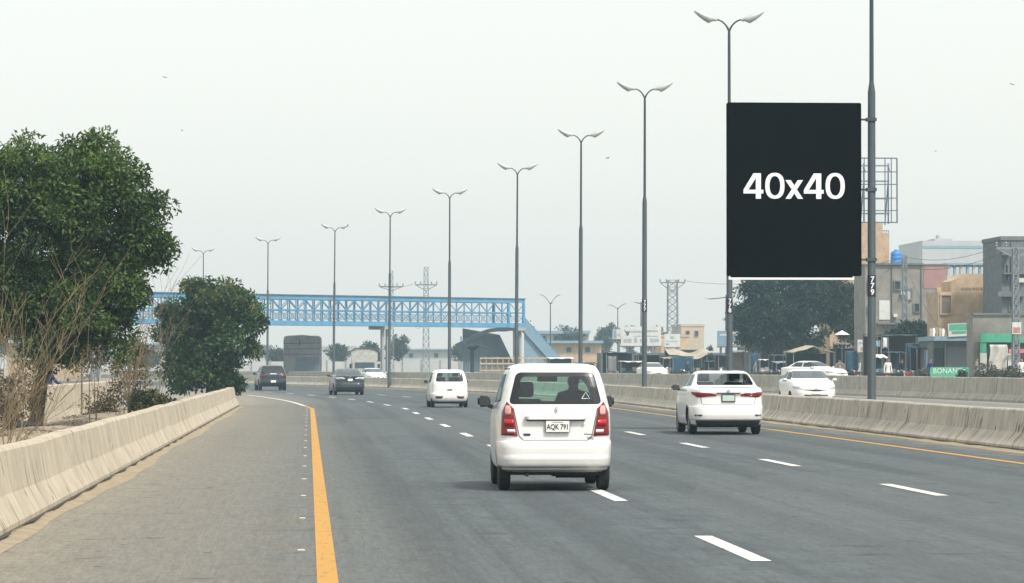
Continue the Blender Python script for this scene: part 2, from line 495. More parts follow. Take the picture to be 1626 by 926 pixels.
M_CONF = concrete('pale_concrete', (0.41, 0.38, 0.315), (0.25, 0.23, 0.19))
M_JOINT = mat('dark_joint', (0.05, 0.047, 0.042), 0.95)

def barrier_unit(lat, ya, yb, hgt, hb, htop, both=True, jit=0.0):
    """one cast length of a safety-shape barrier"""
    prof = [(-hb, 0.0), (-hb, 0.09), (-(htop + 0.075), 0.33), (-htop, hgt - 0.03), (-(htop - 0.03), hgt), (htop - 0.03, hgt), (htop, hgt - 0.03), (htop + 0.075, 0.33), (hb, 0.09), (hb, 0.0)]
    b = MB(); n = max(1, int((yb - ya) / 2.0)); k = len(prof)
    for i in range(n + 1):
        Y = ya + (yb - ya) * i / n
        c = lat + bend(Y)
        dz = 0.005 * math.sin(Y * 0.7 + lat) + 0.003 * math.sin(Y * 2.1)
        for (x, z) in prof: b.v.append((c + x + 0.003 * math.sin(Y * 2.3 + z * 3), Y, z + (dz if z > 0.3 else 0) + (jit if z > 0.2 else 0)))
    for i in range(n):
        for j in range(k - 1): b.f.append((i * k + j, i * k + j + 1, (i + 1) * k + j + 1, (i + 1) * k + j))
    b.f.append(tuple(range(k))); b.f.append(tuple(n * k + j for j in range(k))[::-1])
    return b
def barrier(label, lat, y0, y1, unit, hgt, hb, htop, m, gap=0.02, group='concrete road barriers'):
    root = thing('concrete_barrier', label, 'barrier', (lat, y0, 0), 0, group)
    Y = y0
    while Y < y1 - 0.2:
        ye = min(Y + unit, y1)
        q = barrier_unit(lat, Y + gap / 2, ye - gap / 2, hgt, hb, htop, jit=random.uniform(-0.008, 0.008))
        q.v = [(x - lat, yy - y0, z) for x, yy, z in q.v]
        o = q.build('barrier_unit', m, root)
        jn = MB()
        if ye < y1 - 0.3:
            jn = barrier_unit(lat, ye - gap, ye + gap, hgt - 0.012, hb - 0.014, htop - 0.014)
            jn.v = [(x - lat, yy - y0, z) for x, yy, z in jn.v]
            jn.build('joint', M_JOINT, root)
        Y = ye
    return root
barrier('warm beige concrete barrier along the left shoulder, ending beside the round bush', -3.04, 12, 136, 4.3, 0.76, 0.30, 0.10, M_CONL, 0.05)
M_FOOTLINE = mat('dark_foot_line', (0.055, 0.048, 0.036), 0.95)
M_DRIFT = mat('sand_drift', (0.3, 0.245, 0.165), 0.95, var=0.25, vscale=3, bump=0.5, bscale=8)
def drift(y0, y1, lat, side, wd, hgt):
    """wind-blown sand banked against a barrier foot, ragged towards the lanes"""
    b = MB(); n = int((y1 - y0) / 0.5); k = 5
    for i in range(n + 1):
        Y = y0 + (y1 - y0) * i / n
        w_ = wd * (0.75 + 0.2 * math.sin(Y * 0.21 + lat) + 0.08 * math.sin(Y * 0.83) + 0.05 * random.random())
        for j in range(k):
            t_ = j / (k - 1)
            b.v.append((lat + bend(Y) + side * w_ * t_, Y, 0.003 + hgt * (1 - t_) ** 1.5 * (0.7 + 0.3 * math.sin(Y * 2.3 + j))))
    for i in range(n):
        for j in range(k - 1): b.f.append((i * k + j, i * k + j + 1, (i + 1) * k + j + 1, (i + 1) * k + j))
    return b
drift(14, 136, -2.745, 1, 0.30, 0.03).build('sand_drift', M_DRIFT, road, True)
drift(0, 300, 13.085, -1, 0.38, 0.03).build('sand_drift', M_DRIFT, road, True)
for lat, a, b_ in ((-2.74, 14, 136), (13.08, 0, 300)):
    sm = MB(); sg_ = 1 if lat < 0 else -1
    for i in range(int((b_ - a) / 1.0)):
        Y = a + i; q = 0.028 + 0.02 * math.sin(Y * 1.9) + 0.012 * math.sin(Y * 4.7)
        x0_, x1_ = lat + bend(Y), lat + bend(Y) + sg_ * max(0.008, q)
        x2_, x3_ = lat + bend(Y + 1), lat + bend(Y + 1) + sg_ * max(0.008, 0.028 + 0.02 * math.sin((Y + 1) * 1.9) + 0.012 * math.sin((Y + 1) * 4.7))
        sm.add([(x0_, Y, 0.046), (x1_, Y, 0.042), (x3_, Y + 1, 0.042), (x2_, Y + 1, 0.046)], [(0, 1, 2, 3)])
    sm.build('foot_line', M_FOOTLINE, road)  # thin dark line along the barrier foot, uneven in width
POLE0, PSTEP, MED = 82.7, 27.8, 13.5
barrier('grey concrete median barrier carrying the row of street lamps', MED, POLE0 - 3 * PSTEP, POLE0 + PSTEP * 11, PSTEP / 4, 0.76, 0.42, 0.12, M_CONM, 0.09)
barrier('pale concrete barrier on the far side of the opposite carriageway', 31.2, 62, 440, 7.0, 1.08, 0.38, 0.12, M_CONF, 0.08)
def low_wall(u): pass
barrier('stained beige concrete wall behind the leaf-littered planting strip', -7.1, 56, 127, 3.6, 1.06, 0.26, 0.11, M_CONL, 0.05)

# ================================================================== STREET LAMPS
M_POLE = mat('galvanised_grey_paint', (0.05, 0.068, 0.075), 0.55, 0.1, var=0.25, vscale=2.0, stretch=(1, 1, 0.3))
M_POLE2 = mat('old_lamp_paint', (0.04, 0.055, 0.066), 0.5, 0.1, var=0.2, vscale=2.0, stretch=(1, 1, 0.3))
M_LUM = mat('lamp_housing_grey', (0.5, 0.51, 0.5), 0.45, 0.2, var=0.1)
M_LENS = mat('lamp_lens', (0.75, 0.76, 0.72), 0.2)
M_BAND = mat('dark_number_band', (0.012, 0.015, 0.03), 0.5)
M_WLET = mat('white_lettering', (0.8, 0.8, 0.78), 0.6)
def make_lamp():
    root = thing('street_lamp', 'x', 'street lamp')
    MB().lathe([(0.0, 0.13), (0.76, 0.125), (0.80, 0.105), (8.25, 0.093), (8.5, 0.055)], 'z', 14).build('lower_shaft', M_POLE, root, True)
    MB().lathe([(8.45, 0.055), (12.35, 0.046), (12.5, 0.036)], 'z', 12).build('upper_shaft', M_POLE2, root, True)
    for sgn in (-1, 1):
        pts = [(0, 0, 12.42)]
        for i in range(1, 9):
            t = i / 8; pts.append((sgn * (0.44 * t ** 1.5), 0, 12.42 + 0.42 * math.sin(t * math.pi / 2 * 0.98)))
        MB().tube(pts, [0.034] * 3 + [0.028] * 6, 8).build('arm', M_POLE2, root, True)
        lum = MB()
        secs = [(0.0, 0.035, 0.035, 0.0), (0.1, 0.07, 0.05, -0.005), (0.22, 0.135, 0.1, -0.045), (0.42, 0.15, 0.085, -0.035), (0.62, 0.12, 0.06, -0.015), (0.76, 0.06, 0.03, 0.0), (0.8, 0.015, 0.01, 0.004)]
        n = 12; ang = R_(21)
        for (d, ry, rz, off) in secs:
            for k in range(n):
                t = 2 * math.pi * k / n
                yy, zz = ry * math.cos(t), rz * math.sin(t) * (1.6 if math.sin(t) < 0 else 1.1) + off
                X = d * math.cos(ang) - zz * math.sin(ang); Z = d * math.sin(ang) + zz * math.cos(ang)
                lum.v.append((sgn * (0.40 + X), yy, 12.83 + Z))
        for i in range(len(secs) - 1):
            for k in range(n):
                k2 = (k + 1) % n; lum.f.append((i * n + k, i * n + k2, (i + 1) * n + k2, (i + 1) * n + k))
        lum.f.append(tuple(range(n))); lum.f.append(tuple((len(secs) - 1) * n + k for k in range(n)))
        L_ = lum.build('luminaire', M_LUM, root, True)
        ln = MB()
        def lens(u, v):
            d = 0.2 + 0.4 * u; yy = (v - 0.5) * 0.2 * (1 - 0.3 * u); zz = -0.15 + 0.06 * u - 0.02 * math.cos((v - 0.5) * 3) + 0.008
            X = d * math.cos(ang) - zz * math.sin(ang); Z = d * math.sin(ang) + zz * math.cos(ang)
            return (sgn * (0.40 + X), yy, 12.83 + Z)
        solid(ln.sheet(lens, 4, 4).build('lens', M_LENS, L_, True), 0.01)
    return root
PX_LAMP = [1384, 1158.5, 1023, 921.5, 819.5, 713.5, 618, 529.5, 424.5, 322.5]
LAB = ['nearest double-armed street lamp, thick pole right of the black board, number 779',
       'tall double-armed street lamp rising behind the black board, its lamps above it',
       'double-armed street lamp just left of the black board, dark lower pole',
       'double-armed street lamp rising behind the right side of the white van roof',
       'double-armed street lamp rising behind the left edge of the white van roof',
       'double-armed street lamp rising directly above the small white hatchback',
       'double-armed street lamp standing against the left power pole by the footbridge',
       'double-armed street lamp with a bird perched on its right lamp head',
       'double-armed street lamp rising above the dark suv beyond the round bush',
       'farthest double-armed street lamp, only its top showing above the round bush']
lamp0 = make_lamp()
LAMPS = []
for i, px in enumerate(PX_LAMP):
    o = lamp0 if i == 0 else copy_tree(lamp0)
    Y = POLE0 + PSTEP * i
    X = Xa(px, Y)
    o.location = (X, Y, 0.0)
    o.rotation_euler = (0, R_([0.1, 0, 0.15, 0.2, 0.35, 0.1, 0.3, 0.5, 0.2, 0][i]) * 1, -math.atan(bslope(Y)) * 0.5)
    o['label'] = LAB[i]; o['group'] = 'street lamps along the median'
    LAMPS.append(o)
for i, num in ((0, '779'), (1, '778'), (2, '777')):
    Y = LAMPS[i].location.y
    zc = 1.55 + (583 - 453) / FPX * Y if i == 0 else 1.55 + (583 - 485) / FPX * Y
    bd = MB().lathe([(zc - 0.26, 0.107), (zc + 0.26, 0.107)], 'z', 14).build('number_band', M_BAND, LAMPS[i], True)
    for k, ch in enumerate(num):
        text('numeral', ch, 0.19, M_WLET, bd, (0.0, -0.112, zc + 0.15 - 0.155 * k), ext=0.003, bold=0.004)

# ================================================================== BLACK BOARD
M_BLACK = mat('matt_black_vinyl', (0.0012, 0.0012, 0.0012), 1.0, spec=0.0)
M_WHITE = mat('white_vinyl', (0.86, 0.86, 0.85), 0.7)
M_STEEL = mat('grey_steel', (0.22, 0.23, 0.23), 0.45, 0.6)
M_WMET = mat('white_painted_metal', (0.82, 0.82, 0.8), 0.5)
YB = POLE0 - 0.08
x0, x1 = Xa(1155, YB), Xa(1368.5, YB); z0, z1 = Za(437, YB), Za(159.5, YB)
bb = thing('billboard', 'large black board with white 40x40 lettering mounted on the nearest street lamp pole', 'billboard', ((x0 + x1) / 2, YB, 0))
hw = (x1 - x0) / 2
def rounded(pts, r, seg=4):
    out = []; n = len(pts)
    for i in range(n):
        p0, p, p1 = Vector(pts[i - 1]), Vector(pts[i]), Vector(pts[(i + 1) % n])
        a = (p0 - p); b = (p1 - p); rr = min(r, a.length * 0.45, b.length * 0.45)
        a = p + a.normalized() * rr; b = p + b.normalized() * rr
        for k in range(seg + 1):
            t = k / seg; q = a * (1 - t) ** 2 + p * 2 * t * (1 - t) + b * t ** 2
            out.append((q.x, q.y))
    return out
MB().prism(rounded([(-hw, z0), (hw, z0), (hw, z1), (-hw, z1)], 0.05), 0.0, 0.16).build('panel', M_BLACK, bb)
xt0, xt1 = Xa(1158, YB) - bb.location.x, Xa(1357, YB) - bb.location.x
zt = Za(443, YB)
MB().box(xt0 + 0.04, xt1 - 0.04, 0.03, 0.13, zt + 0.055, z0 - 0.002).build('lower_panel', M_BLACK, bb)
fr = MB(); fr.box(xt0, xt1, 0.01, 0.15, zt, zt + 0.05); fr.box(xt0, xt0 + 0.035, 0.012, 0.148, zt + 0.05, z0 - 0.003); fr.box(xt1 - 0.035, xt1, 0.012, 0.148, zt + 0.05, z0 - 0.003)
fr.build('frame', M_WMET, bb)
px_ = LAMPS[0].location.x - bb.location.x
for zz in (z0 + 0.4, (z0 + z1) / 2, z1 - 0.4):
    br = MB()
    br.box(px_ - 0.12, px_ + 0.12, 0.08 - 0.12, 0.08 + 0.12, zz - 0.04, zz + 0.04)
    br.beam((px_ - 0.1, 0.09, zz), (hw - 0.01, 0.09, zz), 0.045)
    br.beam((hw - 0.05, 0.20, zz), (-hw + 0.15, 0.20, zz), 0.07)
    br.build('bracket', M_POLE, bb)
lt = MB()
def glyph(ch, x0, w_):
    """upright bold figures and letter, in units of the figure height"""
    if ch == '0':
        n = 40; ring = []
        for (rx, rz, e) in ((w_ / 2, 0.5, 2.4), (w_ / 2 - 0.155, 0.375, 2.2)):
            ring.append([(x0 + w_ / 2 + rx * math.copysign(abs(math.cos(t)) ** (2 / e), math.cos(t)), 0.5 + rz * math.copysign(abs(math.sin(t)) ** (2 / e), math.sin(t))) for t in np.linspace(0, 2 * math.pi, n, endpoint=False)])
        b0 = len(lt.v)
        for y_ in (0.0, 0.006):
            for r_ in ring: lt.v.extend([(x, y_, z) for x, z in r_])
        for k in range(n):
            k2 = (k + 1) % n
            for a, c_ in ((0, n), (2 * n, 3 * n), (0, 2 * n), (n, 3 * n)): lt.f.append((b0 + a + k, b0 + a + k2, b0 + c_ + k2, b0 + c_ + k))
    else:
        S = {'4': [[(0.62, 0), (0.88, 0), (0.88, 0.2), (0.62, 0.2)], [(0.0, 0.2), (1.0, 0.2), (1.0, 0.345), (0.0, 0.345)], [(0.62, 0.345), (0.88, 0.345), (0.88, 0.98), (0.62, 0.98)],
                   [(0.0, 0.345), (0.25, 0.345), (0.62, 0.80), (0.62, 0.98), (0.50, 0.98)]],
             'x': [[(0.0, 0), (0.3, 0), (1.0, 0.72), (0.7, 0.72)], [(0.7, 0), (1.0, 0), (0.63, 0.38), (0.48, 0.225)], [(0.3, 0.72), (0.0, 0.72), (0.37, 0.34), (0.52, 0.495)]]}[ch]
        for p_ in S: lt.prism([(x0 + x * w_, z) for x, z in p_], 0.0, 0.006)
xc = 0.0
for ch, w_, adv in (('4', 0.72, 0.79), ('0', 0.70, 0.735), ('x', 0.64, 0.67), ('4', 0.72, 0.79), ('0', 0.70, 0.70)):
    glyph(ch, xc, w_); xc += adv
tw = Xa(1342, YB) - Xa(1181, YB); zb_, zt_ = Za(313.5, YB), Za(272, YB)
lt.v = [(Xa(1181, YB) - bb.location.x + x / xc * tw, y_ - 0.007, zb_ + z * (zt_ - zb_)) for x, y_, z in lt.v]
lt.build('lettering', M_WHITE, bb)
# ================================================================== VEHICLES
M_TYRE = mat('tyre_rubber', (0.018, 0.018, 0.019), 0.85)
M_RIM = mat('steel_rim', (0.3, 0.31, 0.32), 0.4, 0.7)
M_UNDER = mat('dark_underbody', (0.014, 0.014, 0.015), 0.9)
M_TRIM = mat('black_plastic_trim', (0.016, 0.017, 0.019), 0.5)
M_FRIT = mat('black_glass_border', (0.008, 0.01, 0.012), 0.25)
M_CHROME = mat('chrome', (0.7, 0.71, 0.72), 0.18, 0.95)
M_SEAT = mat('grey_seat_fabric', (0.022, 0.03, 0.034), 0.95)
M_CABIN = mat('dark_cabin_plastic', (0.035, 0.04, 0.042), 0.85)
M_RED = mat('red_lamp_plastic', (0.2, 0.002, 0.004), 0.25, coat=0.25)
M_REDL = mat('bright_red_lamp_plastic', (0.4, 0.006, 0.01), 0.25, coat=0.25)
M_PINK = mat('clear_over_red_lamp', (0.72, 0.36, 0.33), 0.25, coat=0.5)
M_CLEAR = mat('clear_lamp_plastic', (0.75, 0.76, 0.77), 0.2, coat=0.5)
M_HEAD = mat('headlamp_glass', (0.42, 0.45, 0.47), 0.15, 0.3, coat=0.6)
M_PLATE = mat('white_plate', (0.78, 0.78, 0.74), 0.5)
M_PLATEG = mat('pale_green_plate', (0.5, 0.62, 0.55), 0.5)
M_PLET = mat('black_plate_lettering', (0.01, 0.01, 0.01), 0.6)
M_SEAM = mat('panel_gap', (0.12, 0.12, 0.12), 0.8)
M_PAINTW = mat('white_car_paint', (0.80, 0.80, 0.775), 0.28, coat=0.8, c2=(0.765, 0.76, 0.73), vscale=2.5)
def road_dirt(m, lo, hi, c, amt):
    t = m.node_tree; b = t.nodes['Principled BSDF']; src = b.inputs['Base Color'].links[0].from_socket
    tc = t.nodes.new('ShaderNodeTexCoord'); sp = t.nodes.new('ShaderNodeSeparateXYZ'); t.links.new(tc.outputs['Object'], sp.inputs[0])
    n = t.nodes.new('ShaderNodeTexNoise'); n.inputs['Scale'].default_value = 5; n.inputs['Detail'].default_value = 5; t.links.new(tc.outputs['Object'], n.inputs['Vector'])
    r = t.nodes.new('ShaderNodeMapRange'); r.interpolation_type = 'SMOOTHSTEP'; t.links.new(sp.outputs[2], r.inputs[0])
    for k, v in zip((1, 2, 3, 4), (lo, hi, amt, 0.0)): r.inputs[k].default_value = v
    q = t.nodes.new('ShaderNodeMath'); q.operation = 'MULTIPLY'; q.use_clamp = True; t.links.new(r.outputs[0], q.inputs[0]); t.links.new(n.outputs[0], q.inputs[1])
    x = t.nodes.new('ShaderNodeMix'); x.data_type = 'RGBA'; t.links.new(q.outputs[0], x.inputs[0]); t.links.new(src, x.inputs[6]); x.inputs[7].default_value = (*c, 1)
    t.links.new(x.outputs[2], b.inputs['Base Color'])
road_dirt(M_PAINTW, 0.22, 0.62, (0.36, 0.32, 0.26), 0.75)
M_PAINTD = mat('dark_blue_grey_paint', (0.008, 0.016, 0.024), 0.3, 0.2, coat=0.5)
M_PAINTG = mat('graphite_car_paint', (0.018, 0.03, 0.04), 0.32, 0.2, coat=0.5)
M_SILV = mat('silver_car_paint', (0.42, 0.45, 0.46), 0.3, 0.5, coat=0.6)
G_CLEAR = glass('clear_car_glass', (0.84, 0.93, 0.93), 0.06)
G_GREEN = glass('green_windscreen_glass', (0.60, 0.98, 0.82), 0.03)
G_DARK = glass('tinted_car_glass', (0.06, 0.085, 0.1), 0.15)
G_SKY = glass('reflective_car_glass', (0.28, 0.37, 0.42), 0.45)

M_MGL = mat('mirror_glass', (0.03, 0.035, 0.04), 0.1, 0.0, coat=0.5)
class Car:
    """body lofted from plan outlines; panes and lamps are cut out of the same skin"""
    def __init__(s, name, label, loc, rz, tab, paint, nr=6.0, nf=6.0, N=96, step=0.04, group='moving cars', cat='car'):
        s.root = thing(name, label, cat, loc, rz, group)
        s.tab = np.array(tab, float); s.nr, s.nf, s.paint = nr, nf, paint
        zs = []
        T = s.tab
        for i in range(len(T) - 1):
            k = max(1, math.ceil((T[i + 1, 0] - T[i, 0]) / step), math.ceil(max(abs(T[i + 1, 1] - T[i, 1]), abs(T[i + 1, 2] - T[i, 2])) / 0.16))
            zs += list(np.linspace(T[i, 0], T[i + 1, 0], k, endpoint=False))
        zs.append(T[-1, 0])
        bm = bmesh.new(); rings = []
        for z in zs:
            yr, yf, w_ = s.at(z)
            rings.append([bm.verts.new((x, y, z)) for x, y in s.outline(yr, yf, w_, N)])
        for a, b in zip(rings, rings[1:]):
            for k in range(N):
                k2 = (k + 1) % N
                bm.faces.new((a[k], a[k2], b[k2], b[k]))
        bm.faces.new(rings[-1]); bm.faces.new(rings[0][::-1])
        s.bm = bm
        s.L = T[:, 2].max()
    def at(s, z):
        T = s.tab
        return [float(np.interp(z, T[:, 0], T[:, i])) for i in (1, 2, 3)]
    def outline(s, yr, yf, w_, N):
        t = np.linspace(-math.pi / 2, 1.5 * math.pi, 1600, endpoint=False)
        n = np.where(np.sin(t) < 0, s.nr, s.nf)
        c, d = np.cos(t), np.sin(t)
        x = w_ * np.sign(c) * np.abs(c) ** (2 / n); y = (yr + yf) / 2 + (yf - yr) / 2 * np.sign(d) * np.abs(d) ** (2 / n)
        xx = np.append(x, x[0]); yy = np.append(y, y[0])
        l = np.concatenate([[0], np.cumsum(np.hypot(np.diff(xx), np.diff(yy)))])
        q = np.linspace(0, l[-1], N, endpoint=False)
        return list(zip(np.interp(q, l, xx), np.interp(q, l, yy)))
    def rear(s, x, z):
        yr, yf, w_ = s.at(z)
        u = min(abs(x) / w_, 0.9999)
        return (yr + yf) / 2 - (yf - yr) / 2 * (1 - u ** s.nr) ** (1 / s.nr)
    def front(s, x, z):
        yr, yf, w_ = s.at(z)
        u = min(abs(x) / w_, 0.9999)
        return (yr + yf) / 2 + (yf - yr) / 2 * (1 - u ** s.nf) ** (1 / s.nf)
    def cut(s, poly, axis, cond, name, m, parent=None, thick=0.0, keep=True, push=0.0):
        bm = s.bm
        i0 = 0 if axis == 'y' else 1
        us = [p[0] for p in poly]; zz = [p[1] for p in poly]
        lo, hi, zl, zh = min(us) - 0.4, max(us) + 0.4, min(zz) - 0.15, max(zz) + 0.15
        def cand(f):
            c = f.calc_center_median()
            return zl < c.z < zh and lo < c[i0] < hi and cond(c)
        n = len(poly)
        cen = Vector((sum(us) / n, sum(zz) / n))
        for k in range(n):
            p, q = Vector(poly[k]), Vector(poly[(k + 1) % n])
            d = q - p
            if d.length < 1e-6: continue
            fs = [f for f in bm.faces if cand(f)]
            ed = {e for f in fs for e in f.edges}; ve = {v for f in fs for v in f.verts}
            no = (d.y, 0, -d.x) if axis == 'y' else (0, d.y, -d.x)
            co = (p.x, 0, p.y) if axis == 'y' else (0, p.x, p.y)
            bmesh.ops.bisect_plane(bm, geom=fs + list(ed) + list(ve), dist=1e-5, plane_co=co, plane_no=no)
        def inside(c):
            x, z = c[i0], c.z; r = False
            for k in range(n):
                (xa, za), (xb, zb) = poly[k], poly[k - 1]
                if (za > z) != (zb > z) and x < (xb - xa) * (z - za) / (zb - za) + xa: r = not r
            return r
        fs = [f for f in bm.faces if cand(f) and inside(f.calc_center_median())]
        out = MB(); idx = {}
        for f in fs:
            q = []
            for v in f.verts:
                if v not in idx: idx[v] = len(out.v); out.v.append(tuple(v.co + v.normal * push))
                q.append(idx[v])
            out.f.append(tuple(q))
        bmesh.ops.delete(bm, geom=fs, context='FACES')
        if not keep or not out.f: return None
        me = bpy.data.meshes.new(name); me.from_pydata(out.v, [], out.f); me.update()
        me.polygons.foreach_set('use_smooth', [True] * len(me.polygons))
        o = link(name, me, m, parent or s.root)
        if thick: solid(o, thick, 1.0)
        return o
    def finish(s):
        s.bm.normal_update()
        me = bpy.data.meshes.new('body'); s.bm.to_mesh(me); s.bm.free()
        me.polygons.foreach_set('use_smooth', [True] * len(me.polygons)); me.set_sharp_from_angle(angle=R_(32))
        return link('body', me, s.paint, s.root)
    def wheels(s, r, wd, track, ya, yb, arch=0.07, rim=M_RIM):
        for y in (ya, yb):
            poly = [(y + (r + arch) * math.cos(t), r + (r + arch) * math.sin(t)) for t in np.linspace(0, 2 * math.pi, 20, endpoint=False)]
            for sg in (-1, 1):
                s.cut(poly, 'x', lambda c, sg=sg: c.x * sg > 0.3, 'hole', None, keep=False)
                liner = MB()
                n = 14; wo = track + wd / 2 - 0.02; wi = track - wd
                for k in range(n + 1):
                    t = math.pi * k / n
                    for xx in (wo, wi): liner.v.append((sg * xx, y + (r + arch) * math.cos(t), r + (r + arch) * math.sin(t)))
                for k in range(n): liner.f.append((2 * k, 2 * k + 1, 2 * k + 3, 2 * k + 2))
                b0 = len(liner.v); liner.v.extend([(sg * wi, y + (r + arch) * math.cos(math.pi * k / n), r + (r + arch) * math.sin(math.pi * k / n)) for k in range(n + 1)])
                liner.f.append(tuple(range(b0, b0 + n + 1)))
                liner.build('wheel_arch', M_UNDER, s.root)
        tp = [(-wd / 2 + 0.02, r * 0.62), (-wd / 2, r * 0.72), (-wd / 2 + 0.004, r * 0.9), (-wd / 2 + 0.02, r * 0.985), (-wd * 0.2, r), (wd * 0.2, r), (wd / 2 - 0.02, r * 0.985), (wd / 2 - 0.004, r * 0.9), (wd / 2, r * 0.72), (wd / 2 - 0.02, r * 0.62)]
        tm = MB().lathe(tp, 'x', 28).mesh('tyre', True); tm.materials.append(M_TYRE)
        rp = MB(); rp.lathe([(-wd * 0.36, r * 0.2), (-wd * 0.42, r * 0.25), (-wd * 0.3, r * 0.5), (-wd * 0.42, r * 0.63), (wd * 0.42, r * 0.63), (wd * 0.3, r * 0.5), (wd * 0.42, r * 0.25), (wd * 0.36, r * 0.2)], 'x', 20)
        rm = rp.mesh('rim', True); rm.materials.append(rim)
        for y in (ya, yb):
            for sg in (-1, 1):
                wh = link('wheel', tm, None, s.root, (sg * track, y, r))
                link('rim', rm, None, wh)
    def mirror(s, x, y, z, wd=0.2, ht=0.15, m=M_TRIM, glassm=None):
        for sg in (-1, 1):
            b = bmesh.new(); bmesh.ops.create_cube(b, size=1.0)
            for v in b.verts:
                v.co = Vector((v.co.x * wd * (1 if v.co.x * sg > 0 else 0.9), v.co.y * 0.13, v.co.z * ht * (1.0 if v.co.x * sg > 0 else 0.85)))
            bmesh.ops.bevel(b, geom=list(b.edges), offset=0.035, segments=3, affect='EDGES')
            me = bpy.data.meshes.new('mirror'); b.to_mesh(me); b.free()
            me.polygons.foreach_set('use_smooth', [True] * len(me.polygons))
            o = link('mirror', me, m, s.root, (sg * x, y, z))
            MB().box(-wd * 0.38, wd * 0.38, -0.0665, -0.062, -ht * 0.36, ht * 0.36).build('mirror_glass', M_MGL, o)
            MB().beam((-sg * wd * 0.3, 0.02, -ht * 0.35), (-sg * (wd * 0.5 + 0.07), 0.05, -ht * 0.62), 0.05, 0.05).build('mirror_arm', m, o)
    def patch(s, pts, m, name, parent=None, off=0.004, thick=0.006, end='rear', res=8):
        """a thin piece lying on the end face; pts: rows of (z, x0, x1)"""
        fn = s.rear if end == 'rear' else s.front; sg = -1 if end == 'rear' else 1
        b = MB()
        for (z, xa, xb) in pts:
            for k in range(res + 1):
                x = xa + (xb - xa) * k / res
                b.v.append((x, fn(x, z) + sg * off, z))
        for i in range(len(pts) - 1):
            for k in range(res):
                a = i * (res + 1) + k
                b.f.append((a, a + 1, a + res + 2, a + res + 1))
        o = link(name, b.mesh(name, True), m, parent or s.root)
        solid(o, thick, 0.0); return o
    def line(s, path, wd, m=M_SEAM, name='panel_seam', end='rear', off=0.0015):
        fn = s.rear if end == 'rear' else s.front; sg = -1 if end == 'rear' else 1
        pts = []
        for (xa, za), (xb, zb) in zip(path, path[1:]):
            n = max(2, int(math.hypot(xb - xa, zb - za) / 0.05))
            for k in range(n): pts.append((xa + (xb - xa) * k / n, za + (zb - za) * k / n))
        pts.append(path[-1])
        return MB().tube([(x, fn(x, z) + sg * off, z) for x, z in pts], wd / 2, 4).build(name, m, s.root)
    def cabin(s, zfloor, zbelt, wd, seats, ydash, mseat=M_SEAT, head=True):
        for (x, y, h) in seats:
            hd_ = head and not (x > 0 and head == 'left')
            b = MB()
            b.box(x - 0.24, x + 0.24, y, y + 0.13, zfloor + 0.3, zfloor + 0.3 + h)
            o = b.build('seat', mseat, s.root); bev(o, 0.05, 3)
            if hd_:
                bev(MB().box(x - 0.13, x + 0.13, y + 0.01, y + 0.11, zfloor + 0.32 + h, zfloor + 0.52 + h).build('headrest', mseat, o), 0.04, 3)
            bev(MB().box(x - 0.24, x + 0.24, y + 0.1, y + 0.6, zfloor + 0.1, zfloor + 0.34).build('cushion', mseat, o), 0.04, 2)
        bev(MB().box(-wd, wd, ydash, ydash + 0.45, zfloor + 0.2, zbelt).build('dashboard', M_CABIN, s.root), 0.04, 2)
        MB().box(-wd, wd, 0.35, ydash, zfloor - 0.03, zfloor).build('cabin_floor', M_CABIN, s.root)
def gp(px, Y, z=0.0):
    return (Xa(px, Y), Y, z)

# ---- white van-like hatchback in front ------------------------------------
VAN = [(0.235, 0.16, 3.35, 0.62), (0.27, 0.06, 3.48, 0.685), (0.33, 0.015, 3.55, 0.705), (0.42, 0.0, 3.58, 0.715), (0.44, 0.012, 3.58, 0.717), (0.56, 0.012, 3.59, 0.722), (0.61, 0.025, 3.59, 0.722), (0.635, 0.06, 3.58, 0.722),
       (0.78, 0.066, 3.55, 0.724), (0.93, 0.07, 3.48, 0.718), (0.99, 0.075, 3.30, 0.712), (1.03, 0.08, 2.95, 0.705), (1.06, 0.085, 2.72, 0.698), (1.09, 0.092, 2.62, 0.688), (1.30, 0.15, 2.33, 0.64),
       (1.44, 0.205, 2.12, 0.595), (1.50, 0.24, 2.02, 0.572), (1.54, 0.285, 1.93, 0.548), (1.57, 0.36, 1.82, 0.51), (1.588, 0.48, 1.68, 0.44), (1.597, 0.66, 1.45, 0.32)]
YV = Yg(778)
car = Car('hatchback', 'tall white hatchback straddling the lane line, plate AQK 791', (Xa(877, YV), YV - 0.62, 0), R_(-1.0), VAN, M_PAINTW, 9.0, 6.0, 120, 0.035)
rearc = lambda c: c.y < 0.75
glassb = car.cut(rounded([(-0.585, 1.085), (0.585, 1.085), (0.487, 1.485), (-0.487, 1.485)], 0.07, 4), 'y', rearc, 'rear_window_border', M_FRIT)
